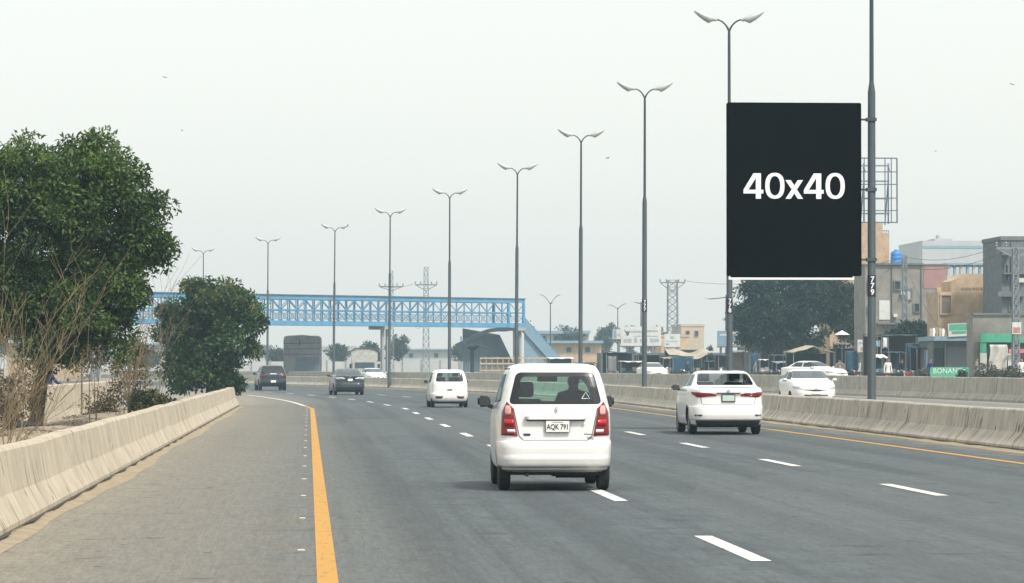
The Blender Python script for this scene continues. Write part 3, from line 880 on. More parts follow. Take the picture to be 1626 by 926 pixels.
# the clear middle of the pane is cut from the border ring
def cut_from(car, o, poly, name, m):
    b = bmesh.new(); b.from_mesh(o.data); keep = car.bm; car.bm = b
    q = car.cut(poly, 'y', lambda c: True, name, m, o)
    b.to_mesh(o.data); b.free(); car.bm = keep
    return q
rw = cut_from(car, glassb, rounded([(-0.45, 1.118), (0.45, 1.118), (0.462, 1.20), (0.425, 1.43), (-0.425, 1.43), (-0.462, 1.20)], 0.06, 4), 'rear_window', G_CLEAR)
for sg in (-1, 1):
    tl = car.cut([(sg * 0.668, 0.70), (sg * 0.472, 0.69), (sg * 0.535, 1.04), (sg * 0.60, 1.115), (sg * 0.66, 0.98)][::(1 if sg > 0 else -1)], 'y', lambda c, sg=sg: c.y < 0.6 and c.x * sg > 0, 'tail_light', M_RED, thick=0.012)
    car.patch([(0.955, sg * 0.562, sg * 0.622), (0.98, sg * 0.556, sg * 0.63), (1.03, sg * 0.556, sg * 0.628), (1.07, sg * 0.575, sg * 0.618)], M_PINK, 'reflector', tl, 0.016)
    car.patch([(0.735, sg * 0.50, sg * 0.60), (0.772, sg * 0.508, sg * 0.605)], M_CLEAR, 'reversing_lamp', tl, 0.016)
    car.patch([(0.81, sg * 0.515, sg * 0.63), (0.90, sg * 0.53, sg * 0.64)], M_REDL, 'brake_lamp', tl, 0.015)
    car.cut(rounded([(0.36, 1.12), (1.32, 1.10), (1.32, 1.46), (0.60, 1.47)], 0.05, 3), 'x', lambda c, sg=sg: c.x * sg > 0.3, 'side_window', G_DARK)
    car.cut(rounded([(1.38, 1.10), (2.48, 1.08), (2.12, 1.44), (1.38, 1.46)], 0.05, 3), 'x', lambda c, sg=sg: c.x * sg > 0.3, 'side_window', G_DARK)
    MB().box(sg * 0.722, sg * 0.735, 1.25, 1.42, 0.93, 0.965).build('door_handle', M_PAINTW, car.root)
car.cut(rounded([(-0.60, 1.10), (0.60, 1.10), (0.50, 1.47), (-0.50, 1.47)], 0.06, 3), 'y', lambda c: c.y > 1.4, 'windscreen', G_GREEN)
bp_ = car.cut([(-0.95, 0.30), (0.95, 0.30), (0.95, 0.618), (-0.95, 0.618)], 'y', lambda c: c.y < 0.62, 'rear_bumper', M_PAINTW, thick=0.008)
car.wheels(0.275, 0.155, 0.625, 0.62, 2.98, 0.05)
car.mirror(0.81, 2.42, 1.10, 0.175, 0.155)
car.line([(-0.57, 1.07), (-0.525, 1.03), (-0.455, 0.69), (-0.40, 0.635), (0.40, 0.635), (0.455, 0.69), (0.525, 1.03), (0.57, 1.07)], 0.012)
gar = car.patch([(0.893, -0.355, 0.355), (0.90, -0.375, 0.375), (0.945, -0.38, 0.38), (0.957, -0.36, 0.36)], M_PAINTW, 'tailgate_handle', None, 0.035, 0.05, res=14)
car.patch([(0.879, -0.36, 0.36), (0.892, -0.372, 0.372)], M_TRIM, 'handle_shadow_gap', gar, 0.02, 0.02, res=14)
MB().box(-0.128, 0.178, 0.026, 0.046, 0.735, 0.885).build('plate_backing', M_TRIM, car.root)
pl = MB().box(-0.122, 0.172, 0.018, 0.0255, 0.741, 0.879).build('number_plate', M_PLATE, car.root)
text('lettering', 'AQK 791', 0.074, M_PLET, pl, (0.025, 0.0165, 0.802), ext=0.001, bold=0.0012).scale = (0.95, 1.25, 1)
MB().box(-0.04, 0.09, 0.0155, 0.0178, 0.858, 0.866).build('plate_strip', mat('faded_plate_print', (0.35, 0.3, 0.28)), pl)
text('emblem', 'S', 0.085, M_CHROME, car.root, (0.01, 0.06, 1.015), ext=0.004, bold=0.002)
car.patch([(0.695, -0.40, -0.315), (0.722, -0.402, -0.315)], mat('dark_badge', (0.02, 0.03, 0.07), 0.4), 'badge', None, 0.005)
text('model_lettering', 'VXL', 0.05, mat('grey_badge_letters', (0.06, 0.06, 0.06), 0.4), car.root, (0.44, 0.056, 0.665), ext=0.002)
car.patch([(0.71, 0.36, 0.545), (0.723, 0.36, 0.545)], mat('silver_badge_strip', (0.35, 0.35, 0.35), 0.4), 'badge', None, 0.004)
MB().lathe([(0.052, 0.014), (0.062, 0.014)], 'y', 10, (0.345, 0, 0.83)).build('key_lock', M_CHROME, car.root)
car.line([(-0.66, 0.43), (0.66, 0.43)], 0.006, mat('bumper_crease', (0.5, 0.5, 0.48), 0.6), 'bumper_crease', off=0.006)
ub = MB(); ub.box(-0.56, 0.56, 0.2, 3.3, 0.20, 0.30)
ub.beam((-0.6, 0.55, 0.25), (0.6, 0.55, 0.25), 0.09); ub.lathe([(-0.1, 0.07), (0.28, 0.07)], 'x', 10, (0.12, 0.42, 0.225)); ub.lathe([(0.02, 0.022), (0.5, 0.022)], 'y', 8, (-0.36, 0, 0.205))
ub.box(0.0, 0.42, 0.8, 1.6, 0.165, 0.22)
ub.build('underbody', M_UNDER, car.root)
car.cabin(0.42, 0.98, 0.62, [(-0.33, 1.55, 0.42), (0.33, 1.55, 0.42)], 2.3, head='left')
bev(MB().box(-0.6, 0.6, 0.62, 0.76, 0.55, 1.0).build('rear_seat', M_SEAT, car.root), 0.04, 2)
MB().box(-0.13, 0.13, 2.05, 2.07, 1.36, 1.43).build('rear_view_mirror', M_CABIN, car.root)
MB().beam((0, 2.06, 1.43), (0, 2.06, 1.5), 0.03).build('mirror_stem', M_CABIN, car.root)
MB().box(-0.56, 0.56, 0.55, 1.9, 1.515, 1.535).build('headlining', M_CABIN, car.root)
wr = MB(); wr.tube([(0.34, rw and car.rear(0.34, 1.13) - 0.012, 1.13), (0.30, car.rear(0.30, 1.22) - 0.012, 1.22)], 0.006, 5)
tri = [(0.33, 1.155), (0.43, 1.155), (0.38, 1.235)]
car.line(tri + [tri[0]], 0.012, mat('pale_sticker', (0.55, 0.57, 0.55), 0.6), 'triangle_sticker', off=0.006)
car.finish(); van = car

# ---- sedans ---------------------------------------------------------------
SED = [(0.19, 0.2, 4.35, 0.74), (0.24, 0.06, 4.50, 0.82), (0.33, 0.015, 4.56, 0.845), (0.45, 0.0, 4.6, 0.858), (0.60, 0.02, 4.6, 0.862), (0.70, 0.06, 4.57, 0.862), (0.86, 0.07, 4.48, 0.858), (0.98, 0.05, 4.2, 0.85), (1.03, 0.06, 3.75, 0.835), (1.06, 0.10, 3.45, 0.82), (1.08, 0.28, 3.30, 0.80),
       (1.10, 0.52, 3.2, 0.785), (1.13, 0.64, 3.1, 0.765), (1.28, 0.95, 2.72, 0.69), (1.38, 1.20, 2.45, 0.635), (1.43, 1.38, 2.25, 0.595), (1.455, 1.55, 2.05, 0.54), (1.468, 1.75, 1.9, 0.42)]
def sedan(name, label, loc, rz, paint, back=True, fronted=False, glassm=G_CLEAR, group='moving cars', N=96, scale=None, lights=M_RED, plate=M_PLATEG, tab=SED, sideglass=G_DARK):
    c = Car(name, label, loc, rz, tab, paint, 7.0, 4.6, N, 0.045, group)
    c.cut(rounded([(-0.665, 1.135), (0.665, 1.135), (0.585, 1.405), (-0.585, 1.405)], 0.06, 3), 'y', lambda q: q.y < 1.5, 'rear_window', glassm)
    c.cut(rounded([(-0.67, 1.13), (0.67, 1.13), (0.585, 1.41), (-0.585, 1.41)], 0.06, 3), 'y', lambda q: q.y > 2.1, 'windscreen', glassm)
    for sg in (-1, 1):
        c.cut(rounded([(1.0, 1.12), (1.95, 1.10), (1.95, 1.38), (1.38, 1.38)], 0.05, 3), 'x', lambda q, sg=sg: q.x * sg > 0.3, 'side_window', sideglass)
        c.cut(rounded([(2.02, 1.10), (2.95, 1.09), (2.45, 1.36), (2.02, 1.38)], 0.05, 3), 'x', lambda q, sg=sg: q.x * sg > 0.3, 'side_window', sideglass)
    if back:
        for sg in (-1, 1):
            tl = c.cut([(sg * 0.28, 0.895), (sg * 0.70, 0.86), (sg * 0.80, 0.93), (sg * 0.815, 0.985), (sg * 0.28, 0.935)], 'y', lambda q, sg=sg: q.y < 0.6 and q.x * sg > 0, 'tail_light', lights, thick=0.012)
            c.patch([(0.90, sg * 0.42, sg * 0.66), (0.912, sg * 0.42, sg * 0.66)], M_REDL, 'brake_lamp', tl, 0.016)
            c.patch([(0.945, sg * 0.36, sg * 0.62), (0.985, sg * 0.40, sg * 0.72)], M_CLEAR, 'clear_lamp', tl, 0.008)
            c.patch([(0.43, sg * 0.60, sg * 0.76), (0.465, sg * 0.59, sg * 0.765)], M_TRIM, 'bumper_slot', None, 0.004)
        c.patch([(0.945, -0.27, 0.27), (0.962, -0.27, 0.27)], M_TRIM, 'boot_garnish', None, 0.012, 0.02)
        MB().box(-0.155, 0.155, 0.035, 0.06, 0.755, 0.925).build('plate_backing', M_TRIM, c.root)
        p = MB().box(-0.137, 0.137, 0.027, 0.0345, 0.775, 0.905).build('number_plate', plate, c.root)
        c.cut([(-0.95, 0.34), (0.95, 0.34), (0.95, 0.66), (-0.95, 0.66)], 'y', lambda q: q.y < 0.7, 'rear_bumper', paint, thick=0.006)
        c.cut([(-0.70, 0.20), (0.70, 0.20), (0.74, 0.335), (-0.74, 0.335)], 'y', lambda q: q.y < 0.7, 'rear_diffuser', M_TRIM, thick=0.01)
        c.line([(-0.66, 1.02), (-0.60, 0.70), (0.60, 0.70), (0.66, 1.02)], 0.01)
        MB().lathe([(0.03, 0.035), (0.045, 0.035)], 'y', 14, (0, 0, 1.0)).build('emblem', M_CHROME, c.root)
        MB().box(-0.3, 0.3, 1.2, 1.3, 1.44, 1.49).build('roof_aerial', paint, c.root) if False else None
        fin = MB().prism([(-0.02, 1.46), (0.02, 1.46), (0.008, 1.52), (-0.008, 1.52)], 1.55, 1.7).build('roof_aerial', paint, c.root)
    if fronted:
        for sg in (-1, 1):
            c.cut([(sg * 0.42, 0.70), (sg * 0.79, 0.76), (sg * 0.80, 0.84), (sg * 0.62, 0.83)], 'y', lambda q, sg=sg: q.y > 3.6 and q.x * sg > 0, 'headlight', M_HEAD, thick=0.008)
            c.patch([(0.34, sg * 0.62, sg * 0.74), (0.46, sg * 0.64, sg * 0.76)], M_TRIM, 'fog_lamp_recess', None, 0.006, end='front')
        c.patch([(0.66, -0.10, 0.10), (0.70, -0.44, 0.44), (0.72, -0.44, 0.44)], M_TRIM, 'grille', None, 0.008, 0.01, end='front', res=16)
        c.patch([(0.36, -0.5, 0.5), (0.53, -0.42, 0.42)], M_TRIM, 'lower_grille', None, 0.006, 0.01, end='front', res=16)
        y_ = c.front(0, 0.6)
        MB().box(-0.16, 0.16, y_ + 0.006, y_ + 0.02, 0.55, 0.65).build('number_plate', M_PLATE, c.root)
        MB().lathe([(c.front(0, 0.72) + 0.002, 0.05), (c.front(0, 0.72) + 0.02, 0.045)], 'y', 14, (0, 0, 0.735)).build('emblem', M_CHROME, c.root)
    c.wheels(0.315, 0.185, 0.735, 0.98, 3.62, 0.05)
    c.mirror(0.93, 2.95, 1.07, 0.2, 0.13, M_TRIM if back else paint)
    MB().box(-0.66, 0.66, 0.3, 4.2, 0.17, 0.3).build('underbody', M_UNDER, c.root)
    c.cabin(0.4, 1.0, 0.7, [(-0.36, 2.0, 0.5), (0.36, 2.0, 0.5)], 3.0)
    bev(MB().box(-0.62, 0.62, 1.05, 1.2, 0.55, 1.07).build('rear_seat', M_SEAT, c.root), 0.04, 2)
    c.finish()
    return c
YC = Yg(690)
sedan('sedan', 'white sedan with red tail lights driving beside the median barrier', (Xa(1149, YC), YC - 0.95, 0), R_(-0.6), M_PAINTW)
YO = 126.0
oc = sedan('sedan', 'white oncoming sedan facing the camera on the opposite carriageway', (Xa(1296, YO) , YO + 4.6, 0), math.pi, M_PAINTW, back=False, fronted=True, glassm=G_SKY)
Y5 = 191
sedan('sedan', 'dark grey sedan far ahead beside the median, left of the small hatchback', (Xa(556, Y5), Y5 - 0.95, 0), R_(5), M_PAINTG, glassm=G_SKY, lights=M_CLEAR, plate=M_PLATE, N=72)
Y6 = 284
sedan('sedan', 'white oncoming sedan half hidden behind the median, beyond the dark sedan', (Xa(586, Y6), Y6 + 4.6, 0), math.pi + R_(10), M_PAINTW, back=False, fronted=True, glassm=G_SKY, N=72)
Y7 = 246
sedan('sedan', 'white sedan seen over the far barrier below the bird signboard', (Xa(1036, Y7), Y7 + 4.6, 0.42), math.pi + R_(6), M_PAINTW, back=False, fronted=True, glassm=G_SKY, N=72, group='cars parked at the market')
Y8 = 205
sedan('sedan', 'white sedan turned sideways on the verge, roof above the oncoming sedan', (Xa(1262, Y8), Y8 + 3.2, 0.46), math.pi + R_(38), M_PAINTW, back=False, fronted=True, glassm=G_CLEAR, N=72, group='cars parked at the market', sideglass=G_CLEAR)

# ---- small hatchback ------------------------------------------------------
ALTO = [(0.19, 0.15, 3.2, 0.62), (0.23, 0.04, 3.3, 0.70), (0.34, 0.0, 3.36, 0.725), (0.50, 0.01, 3.38, 0.735), (0.58, 0.05, 3.37, 0.735), (0.80, 0.06, 3.3, 0.728), (0.88, 0.07, 2.95, 0.72), (0.92, 0.08, 2.7, 0.71), (0.95, 0.09, 2.55, 0.70), (1.15, 0.16, 2.2, 0.645), (1.28, 0.22, 1.98, 0.595), (1.34, 0.28, 1.85, 0.56), (1.38, 0.38, 1.7, 0.50), (1.40, 0.58, 1.5, 0.36)]
YA = Yg(647)
c = Car('small_hatchback', 'small white hatchback driving ahead in the middle lane', (Xa(713.5, YA), YA - 0.5, 0), R_(1.5), [(z * 1.04, a, b, d) for z, a, b, d in ALTO], M_PAINTW, 7.5, 4.8, 84, 0.045)
c.cut(rounded([(-0.54, 0.99), (0.54, 0.99), (0.47, 1.335), (-0.47, 1.335)], 0.08, 3), 'y', lambda q: q.y < 0.7, 'rear_window', G_CLEAR)
c.cut(rounded([(-0.58, 1.02), (0.58, 1.02), (0.48, 1.34), (-0.48, 1.34)], 0.06, 3), 'y', lambda q: q.y > 1.5, 'windscreen', G_CLEAR)
for sg in (-1, 1):
    c.cut(rounded([(0.45, 0.98), (2.35, 0.97), (1.95, 1.32), (0.62, 1.33)], 0.05, 3), 'x', lambda q, sg=sg: q.x * sg > 0.3, 'side_window', G_DARK)
    tl = c.patch([(0.345, sg * 0.30, sg * 0.54), (0.44, sg * 0.25, sg * 0.565)], mat('dark_tail_lamp', (0.045, 0.012, 0.012), 0.3), 'tail_light', None, 0.006)
c.patch([(0.31, -0.19, 0.19), (0.43, -0.22, 0.22)], mat('cream_plate_recess', (0.62, 0.56, 0.44), 0.6), 'plate_recess', None, 0.004)
c.patch([(0.665, -0.09, 0.09), (0.70, -0.09, 0.09)], M_TRIM, 'tailgate_handle', None, 0.012, 0.02)
c.cut([(-0.95, 0.26), (0.95, 0.26), (0.95, 0.555), (-0.95, 0.555)], 'y', lambda q: q.y < 0.6, 'rear_bumper', M_PAINTW, thick=0.006)
c.wheels(0.27, 0.15, 0.635, 0.5, 2.9, 0.05); c.mirror(0.79, 2.25, 0.985, 0.15, 0.12)
MB().box(-0.6, 0.6, 0.1, 3.1, 0.15, 0.27).build('underbody', M_UNDER, c.root)
c.cabin(0.36, 0.85, 0.6, [(-0.31, 1.5, 0.5), (0.31, 1.5, 0.5)], 2.2); c.finish()

# ---- dark sport utility vehicle ------------------------------------------
SUV = [(0.30, 0.2, 4.4, 0.78), (0.36, 0.06, 4.5, 0.88), (0.50, 0.0, 4.6, 0.92), (0.68, 0.02, 4.6, 0.93), (0.75, 0.08, 4.58, 0.93), (0.98, 0.10, 4.5, 0.925), (1.06, 0.12, 4.1, 0.915), (1.10, 0.14, 3.5, 0.90), (1.14, 0.18, 3.35, 0.88), (1.40, 0.38, 2.9, 0.79), (1.55, 0.52, 2.6, 0.73), (1.62, 0.62, 2.4, 0.69), (1.66, 0.8, 2.2, 0.60), (1.68, 1.1, 2.0, 0.45)]
YS = Yg(620)
c = Car('suv', 'dark blue grey suv ahead on the left beside the round bush', (Xa(434.5, YS), YS - 0.9, 0), R_(6), SUV, M_PAINTD, 7.5, 4.8, 84, 0.05)
c.cut(rounded([(-0.70, 1.18), (0.70, 1.18), (0.62, 1.58), (-0.62, 1.58)], 0.07, 3), 'y', lambda q: q.y < 1.0, 'rear_window', G_DARK)
for sg in (-1, 1):
    c.cut(rounded([(0.6, 1.18), (2.9, 1.15), (2.5, 1.55), (0.85, 1.56)], 0.05, 3), 'x', lambda q, sg=sg: q.x * sg > 0.3, 'side_window', G_DARK)
    c.patch([(0.93, sg * 0.55, sg * 0.80), (1.05, sg * 0.5, sg * 0.84)], M_RED, 'tail_light', None, 0.006)
c.patch([(1.075, -0.22, 0.22), (1.125, -0.22, 0.22)], M_CLEAR, 'rear_garnish', None, 0.02, 0.02)
MB().box(-0.17, 0.17, -0.005, 0.03, 0.53, 0.68).build('number_plate', M_PLATE, c.root)
c.wheels(0.36, 0.22, 0.80, 0.9, 3.6, 0.06); c.mirror(1.0, 3.0, 1.12, 0.2, 0.16)
MB().box(-0.7, 0.7, 0.15, 4.3, 0.26, 0.4).build('underbody', M_UNDER, c.root)
c.cabin(0.5, 1.05, 0.7, [(-0.38, 1.9, 0.52), (0.38, 1.9, 0.52)], 3.0); c.finish()

# ---- people ---------------------------------------------------------------
M_SKIN = mat('brown_skin', (0.28, 0.16, 0.10), 0.6)
M_HAIR = mat('black_hair', (0.012, 0.011, 0.01), 0.7)
def figure(pose='stand'):
    """joints (name, xyz, radius) of a 1.72 m adult facing -y; one continuous skin"""
    J = {'pelvis': ((0, 0, 0.95), 0.145), 'waist': ((0, 0, 1.10), 0.13), 'chest': ((0, 0.0, 1.30), 0.155), 'shoul': ((0, 0.01, 1.42), 0.12), 'neck': ((0, 0, 1.50), 0.058), 'chin': ((0, -0.012, 1.555), 0.07), 'head': ((0, -0.01, 1.63), 0.098), 'crown': ((0, 0.0, 1.69), 0.075)}
    for sg, n in ((-1, 'l'), (1, 'r')):
        J['sh' + n] = ((sg * 0.17, 0.01, 1.41), 0.075); J['el' + n] = ((sg * 0.24, 0.03, 1.14), 0.05); J['wr' + n] = ((sg * 0.25, -0.03, 0.89), 0.034); J['ha' + n] = ((sg * 0.25, -0.06, 0.78), 0.04)
        J['hip' + n] = ((sg * 0.09, 0, 0.88), 0.105); J['kn' + n] = ((sg * 0.10, -0.02, 0.48), 0.072); J['an' + n] = ((sg * 0.10, 0.02, 0.09), 0.048); J['to' + n] = ((sg * 0.115, -0.15, 0.04), 0.04)
    def mv(k, d): J[k] = (tuple(a + b for a, b in zip(J[k][0], d)), J[k][1])
    if pose == 'walk':
        mv('knl', (0, -0.18, 0.02)); mv('anl', (0, -0.24, 0.02)); mv('tol', (0, -0.24, 0.03)); mv('knr', (0, 0.05, 0)); mv('anr', (0, 0.3, 0.06)); mv('tor', (0, 0.3, 0.0))
        mv('ell', (0, 0.12, 0)); mv('wrl', (0, 0.2, 0.03)); mv('hal', (0, 0.2, 0.04)); mv('elr', (0, -0.1, 0)); mv('wrr', (0, -0.22, 0.05)); mv('har', (0, -0.26, 0.07))
    if pose in ('sit', 'ride'):
        for n in 'lr':
            sg = -1 if n == 'l' else 1
            J['kn' + n] = ((sg * 0.17, -0.42, 0.96), 0.072); J['an' + n] = ((sg * 0.16, -0.36 if pose == 'sit' else -0.18, 0.52), 0.048); J['to' + n] = ((sg * 0.17, -0.52 if pose == 'sit' else -0.34, 0.47), 0.04)
            J['el' + n] = ((sg * 0.26, -0.16, 1.18), 0.05); J['wr' + n] = ((sg * 0.22, -0.40, 1.17), 0.034); J['ha' + n] = ((sg * 0.2, -0.48, 1.18), 0.04)
    E = [('pelvis', 'waist'), ('waist', 'chest'), ('chest', 'shoul'), ('shoul', 'neck'), ('neck', 'chin'), ('chin', 'head'), ('head', 'crown')]
    for n in 'lr': E += [('shoul', 'sh' + n), ('sh' + n, 'el' + n), ('el' + n, 'wr' + n), ('wr' + n, 'ha' + n), ('pelvis', 'hip' + n), ('hip' + n, 'kn' + n), ('kn' + n, 'an' + n), ('an' + n, 'to' + n)]
    ks = list(J); me = bpy.data.meshes.new('body')
    me.from_pydata([J[k][0] for k in ks], [(ks.index(a), ks.index(b)) for a, b in E], [])
    o = bpy.data.objects.new('tmp', me); col.objects.link(o)
    md = o.modifiers.new('s', 'SKIN'); o.modifiers.new('u', 'SUBSURF').levels = 1
    for i, k in enumerate(ks):
        sv = me.skin_vertices[0].data[i]; sv.radius = (J[k][1], J[k][1] * (0.78 if k in ('chest', 'shoul', 'pelvis', 'waist') else 1.0)); sv.use_root = (k == 'pelvis')
    r = bpy.data.meshes.new_from_object(o.evaluated_get(bpy.context.evaluated_depsgraph_get()))
    bpy.data.objects.remove(o); bpy.data.meshes.remove(me)
    return r, J
FIG = {p: figure(p) for p in ('stand', 'walk', 'sit', 'ride')}
def person(label, pose, loc, rz, top, legs, scale=1.0, group='people at the roadside', hips=0.86):
    src, J = FIG[pose]
    me = src.copy(); me.materials.clear()
    for m in (top, legs, M_SKIN, M_HAIR): me.materials.append(m)
    for p in me.polygons:
        z = p.center.z; x = abs(p.center.x); k = 0
        low = z < hips if pose in ('stand', 'walk') else (p.center.y < -0.12 and z < 1.06) or z < 0.9
        if low: k = 1
        hd = [J['ha' + n][0] for n in 'lr']
        if min((p.center - Vector(h)).length for h in hd) < 0.09 or z > 1.48: k = 2
        if z > 1.66 or (z > 1.56 and p.center.y > 0.03): k = 3
        p.material_index = k; p.use_smooth = True
    o = link('person', me, None, None, loc); o.rotation_euler = (0, 0, rz); o.scale = (scale,) * 3
    return tag(o, label, 'person', group)
C_DARK = mat('dark_cloth', (0.02, 0.024, 0.03), 0.95); C_WHITE = mat('white_cloth', (0.7, 0.7, 0.68), 0.95); C_BLUE = mat('navy_cloth', (0.015, 0.03, 0.11), 0.95)
C_GREY = mat('grey_cloth', (0.2, 0.2, 0.2), 0.95); C_TAN = mat('tan_cloth', (0.36, 0.29, 0.2), 0.95); C_RED = mat('red_cloth', (0.45, 0.06, 0.05), 0.95)
vx = van.root.location
d = person('driver seen as a dark silhouette inside the tall white hatchback', 'sit', (vx.x + 0.33 + 0.03, vx.y + 1.82, -0.185), math.pi - R_(1.0), C_DARK, C_DARK, 0.96, 'people in vehicles')
# ================================================================== VEGETATION
def leaves_mesh(name, clumps, per, size, spread, up=0.35, flat=0.7, seed=1, tone=None):
    """clumps: (x, y, z, r); every leaf a small pointed blade of two triangles, bent at the rib"""
    g_ = np.random.default_rng(seed)
    C = np.array([c[:3] for c in clumps]); Rr = np.array([c[3] for c in clumps]); n = len(C) * per
    idx = np.repeat(np.arange(len(C)), per)
    off = g_.normal(size=(n, 3)); off /= np.linalg.norm(off, axis=1)[:, None] + 1e-9
    rad = g_.random(n) ** 0.45
    pos = C[idx] + off * (rad * Rr[idx] * spread)[:, None] * np.array([1, 1, 0.8])
    d = off * 0.8 + g_.normal(size=(n, 3)) * 0.7; d[:, 2] += g_.normal(size=n) * 0.2 - 0.05
    d /= np.linalg.norm(d, axis=1)[:, None]
    nn = g_.normal(size=(n, 3)) * flat + off * 0.4; nn[:, 2] += up * 2
    sd_ = np.cross(d, nn); sd_ /= np.linalg.norm(sd_, axis=1)[:, None] + 1e-9
    nv = np.cross(sd_, d)
    L = size * (0.6 + 0.8 * g_.random(n)); W = L * (0.36 + 0.18 * g_.random(n))
    base = pos; tip = pos + d * L[:, None] - nv * (L * 0.12)[:, None]; mid = pos + d * (L * 0.45)[:, None]
    a = mid + sd_ * (W / 2)[:, None] + nv * (W * 0.18)[:, None]; b = mid - sd_ * (W / 2)[:, None] + nv * (W * 0.18)[:, None]
    V = np.stack([base, a, tip, b], 1).reshape(-1, 3)
    k = np.arange(n) * 4
    F = np.stack([k, k + 1, k + 2, k, k + 2, k + 3], 1).reshape(-1)
    me = bpy.data.meshes.new(name)
    me.vertices.add(4 * n); me.vertices.foreach_set('co', V.astype(np.float32).ravel())
    me.loops.add(6 * n); me.loops.foreach_set('vertex_index', F.astype(np.int32))
    me.polygons.add(2 * n); me.polygons.foreach_set('loop_start', (np.arange(2 * n) * 3).astype(np.int32))
    me.update(calc_edges=True)
    ct = g_.random(len(C)) ** 1.3 * 0.62
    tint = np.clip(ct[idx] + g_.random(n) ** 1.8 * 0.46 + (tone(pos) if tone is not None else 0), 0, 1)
    at = me.attributes.new('tint', 'FLOAT', 'POINT'); at.data.foreach_set('value', np.repeat(tint, 4).astype(np.float32))
    return me
def lobe_clumps(lobes, n, r, seed=3, shell=0.35):
    g_ = np.random.default_rng(seed); out = []
    vol = np.array([l[3] * l[4] * l[5] for l in lobes]) ** 0.75; vol = vol / vol.sum()
    for l, v in zip(lobes, vol):
        for _ in range(max(3, int(n * v))):
            d = g_.normal(size=3); d /= np.linalg.norm(d)
            q = g_.random() ** shell
            out.append((l[0] + d[0] * l[3] * q, l[1] + d[1] * l[4] * q, l[2] + d[2] * l[5] * q, r * (0.6 + 0.7 * g_.random())))
    return out
M_BARK = mat('dark_bark', (0.06, 0.048, 0.036), 0.95, var=0.4, vscale=6, bump=0.6, stretch=(1, 1, 0.25))
M_TWIG = mat('dry_pale_twigs', (0.2, 0.15, 0.085), 0.9, var=0.3, vscale=2)
M_LEAF = leafmat('glossy_dark_leaves', (0.006, 0.026, 0.012), (0.098, 0.17, 0.032))
M_LEAFB = leafmat('bush_leaves', (0.005, 0.026, 0.018), (0.065, 0.135, 0.035), (0.17, 0.13, 0.03))
M_LEAFN = leafmat('neem_leaves', (0.006, 0.022, 0.018), (0.03, 0.07, 0.04))
M_LEAFF = leafmat('far_tree_leaves', (0.02, 0.035, 0.025), (0.06, 0.085, 0.045))
M_DRYL = leafmat('dry_brown_leaves', (0.045, 0.032, 0.012), (0.15, 0.11, 0.045), (0.26, 0.2, 0.1))
M_LITTER = leafmat('leaf_litter', (0.07, 0.05, 0.026), (0.25, 0.19, 0.11), (0.34, 0.28, 0.19), 0.1)

def tree(label, base, trunk, lobes, nclump, per, size, cr, leaf, seed, name='tree', limbs=10, cat='tree', group=None, shell=0.35, tone=None, bark=None, spread=1.0):
    root = thing(name, label, cat, base, 0, group)
    B0 = Vector(base)
    cl = lobe_clumps([(x - B0.x, y - B0.y, z - B0.z, a, b, c_) for (x, y, z, a, b, c_) in lobes], nclump, cr, seed, shell)
    me = leaves_mesh('crown', cl, per, size, spread, seed=seed, tone=tone)
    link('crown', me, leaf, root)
    t = MB(); pts = [Vector(p) - B0 for p in trunk[0]]
    t.tube(pts, trunk[1], 9)
    rr = random.Random(seed)
    for c_ in rr.sample(cl, min(limbs, len(cl))):
        k = rr.randint(len(pts) // 2, len(pts) - 1); p = pts[k]; q = Vector(c_[:3])
        m_ = (p + q) / 2 + Vector((rr.uniform(-.2, .2), rr.uniform(-.2, .2), rr.uniform(0, .3))) * (q - p).length * 0.3
        r0 = trunk[1][k] * 0.55
        t.tube([p, (p * 2 + m_ * 2) / 4 + Vector((0, 0, .02)), m_, q], [r0, r0 * 0.8, r0 * 0.55, r0 * 0.2], 6)
    t.build('trunk', bark or M_BARK, root, True)
    return root
def pl_(px, py, Y, rx, ry, rz):
    p = P(px, py, Y); return (p.x, p.y, p.z, rx, ry, rz)

YT = 78
bx_ = Xa(55, YT)
tree('big dark green leafy tree at the left edge behind the barrier', (bx_, YT, 0.05),
     ([(bx_, YT, 0.05), (bx_ + 0.15, YT, 1.2), (bx_ + 0.45, YT, 2.4), (bx_ + 0.95, YT, 3.6), (bx_ + 1.2, YT, 4.6)], [0.17, 0.15, 0.13, 0.1, 0.06]),
     [pl_(40, 330, YT, 1.75, 1.5, 1.55), pl_(135, 325, YT, 1.45, 1.4, 1.45), pl_(195, 320, YT, 0.75, 0.9, 1.05), pl_(228, 385, YT, 0.68, 0.7, 0.5), pl_(255, 390, YT, 0.35, 0.4, 0.3), pl_(240, 315, YT, 0.3, 0.35, 0.4), pl_(110, 465, YT - 0.3, 1.3, 1.0, 0.9), pl_(30, 470, YT - 0.3, 1.0, 1.0, 0.9), pl_(205, 470, YT + 0.8, 0.42, 0.5, 0.75), pl_(-40, 430, YT, 1.2, 1.3, 1.7), pl_(20, 255, YT, 0.8, 0.9, 0.5), pl_(145, 255, YT, 0.75, 0.8, 0.5), pl_(170, 530, YT - 0.2, 0.75, 0.7, 0.6), pl_(95, 545, YT - 0.4, 0.8, 0.7, 0.55), pl_(60, 520, YT + 1, 0.9, 0.7, 0.6), pl_(178, 440, YT, 0.85, 0.8, 0.65), pl_(120, 505, YT - 0.6, 0.95, 0.7, 0.6), pl_(205, 415, YT, 0.7, 0.7, 0.5)],
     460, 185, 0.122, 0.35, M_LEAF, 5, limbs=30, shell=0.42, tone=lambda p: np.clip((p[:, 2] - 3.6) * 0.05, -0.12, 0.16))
YR = 137
bx_ = Xa(330, YR)
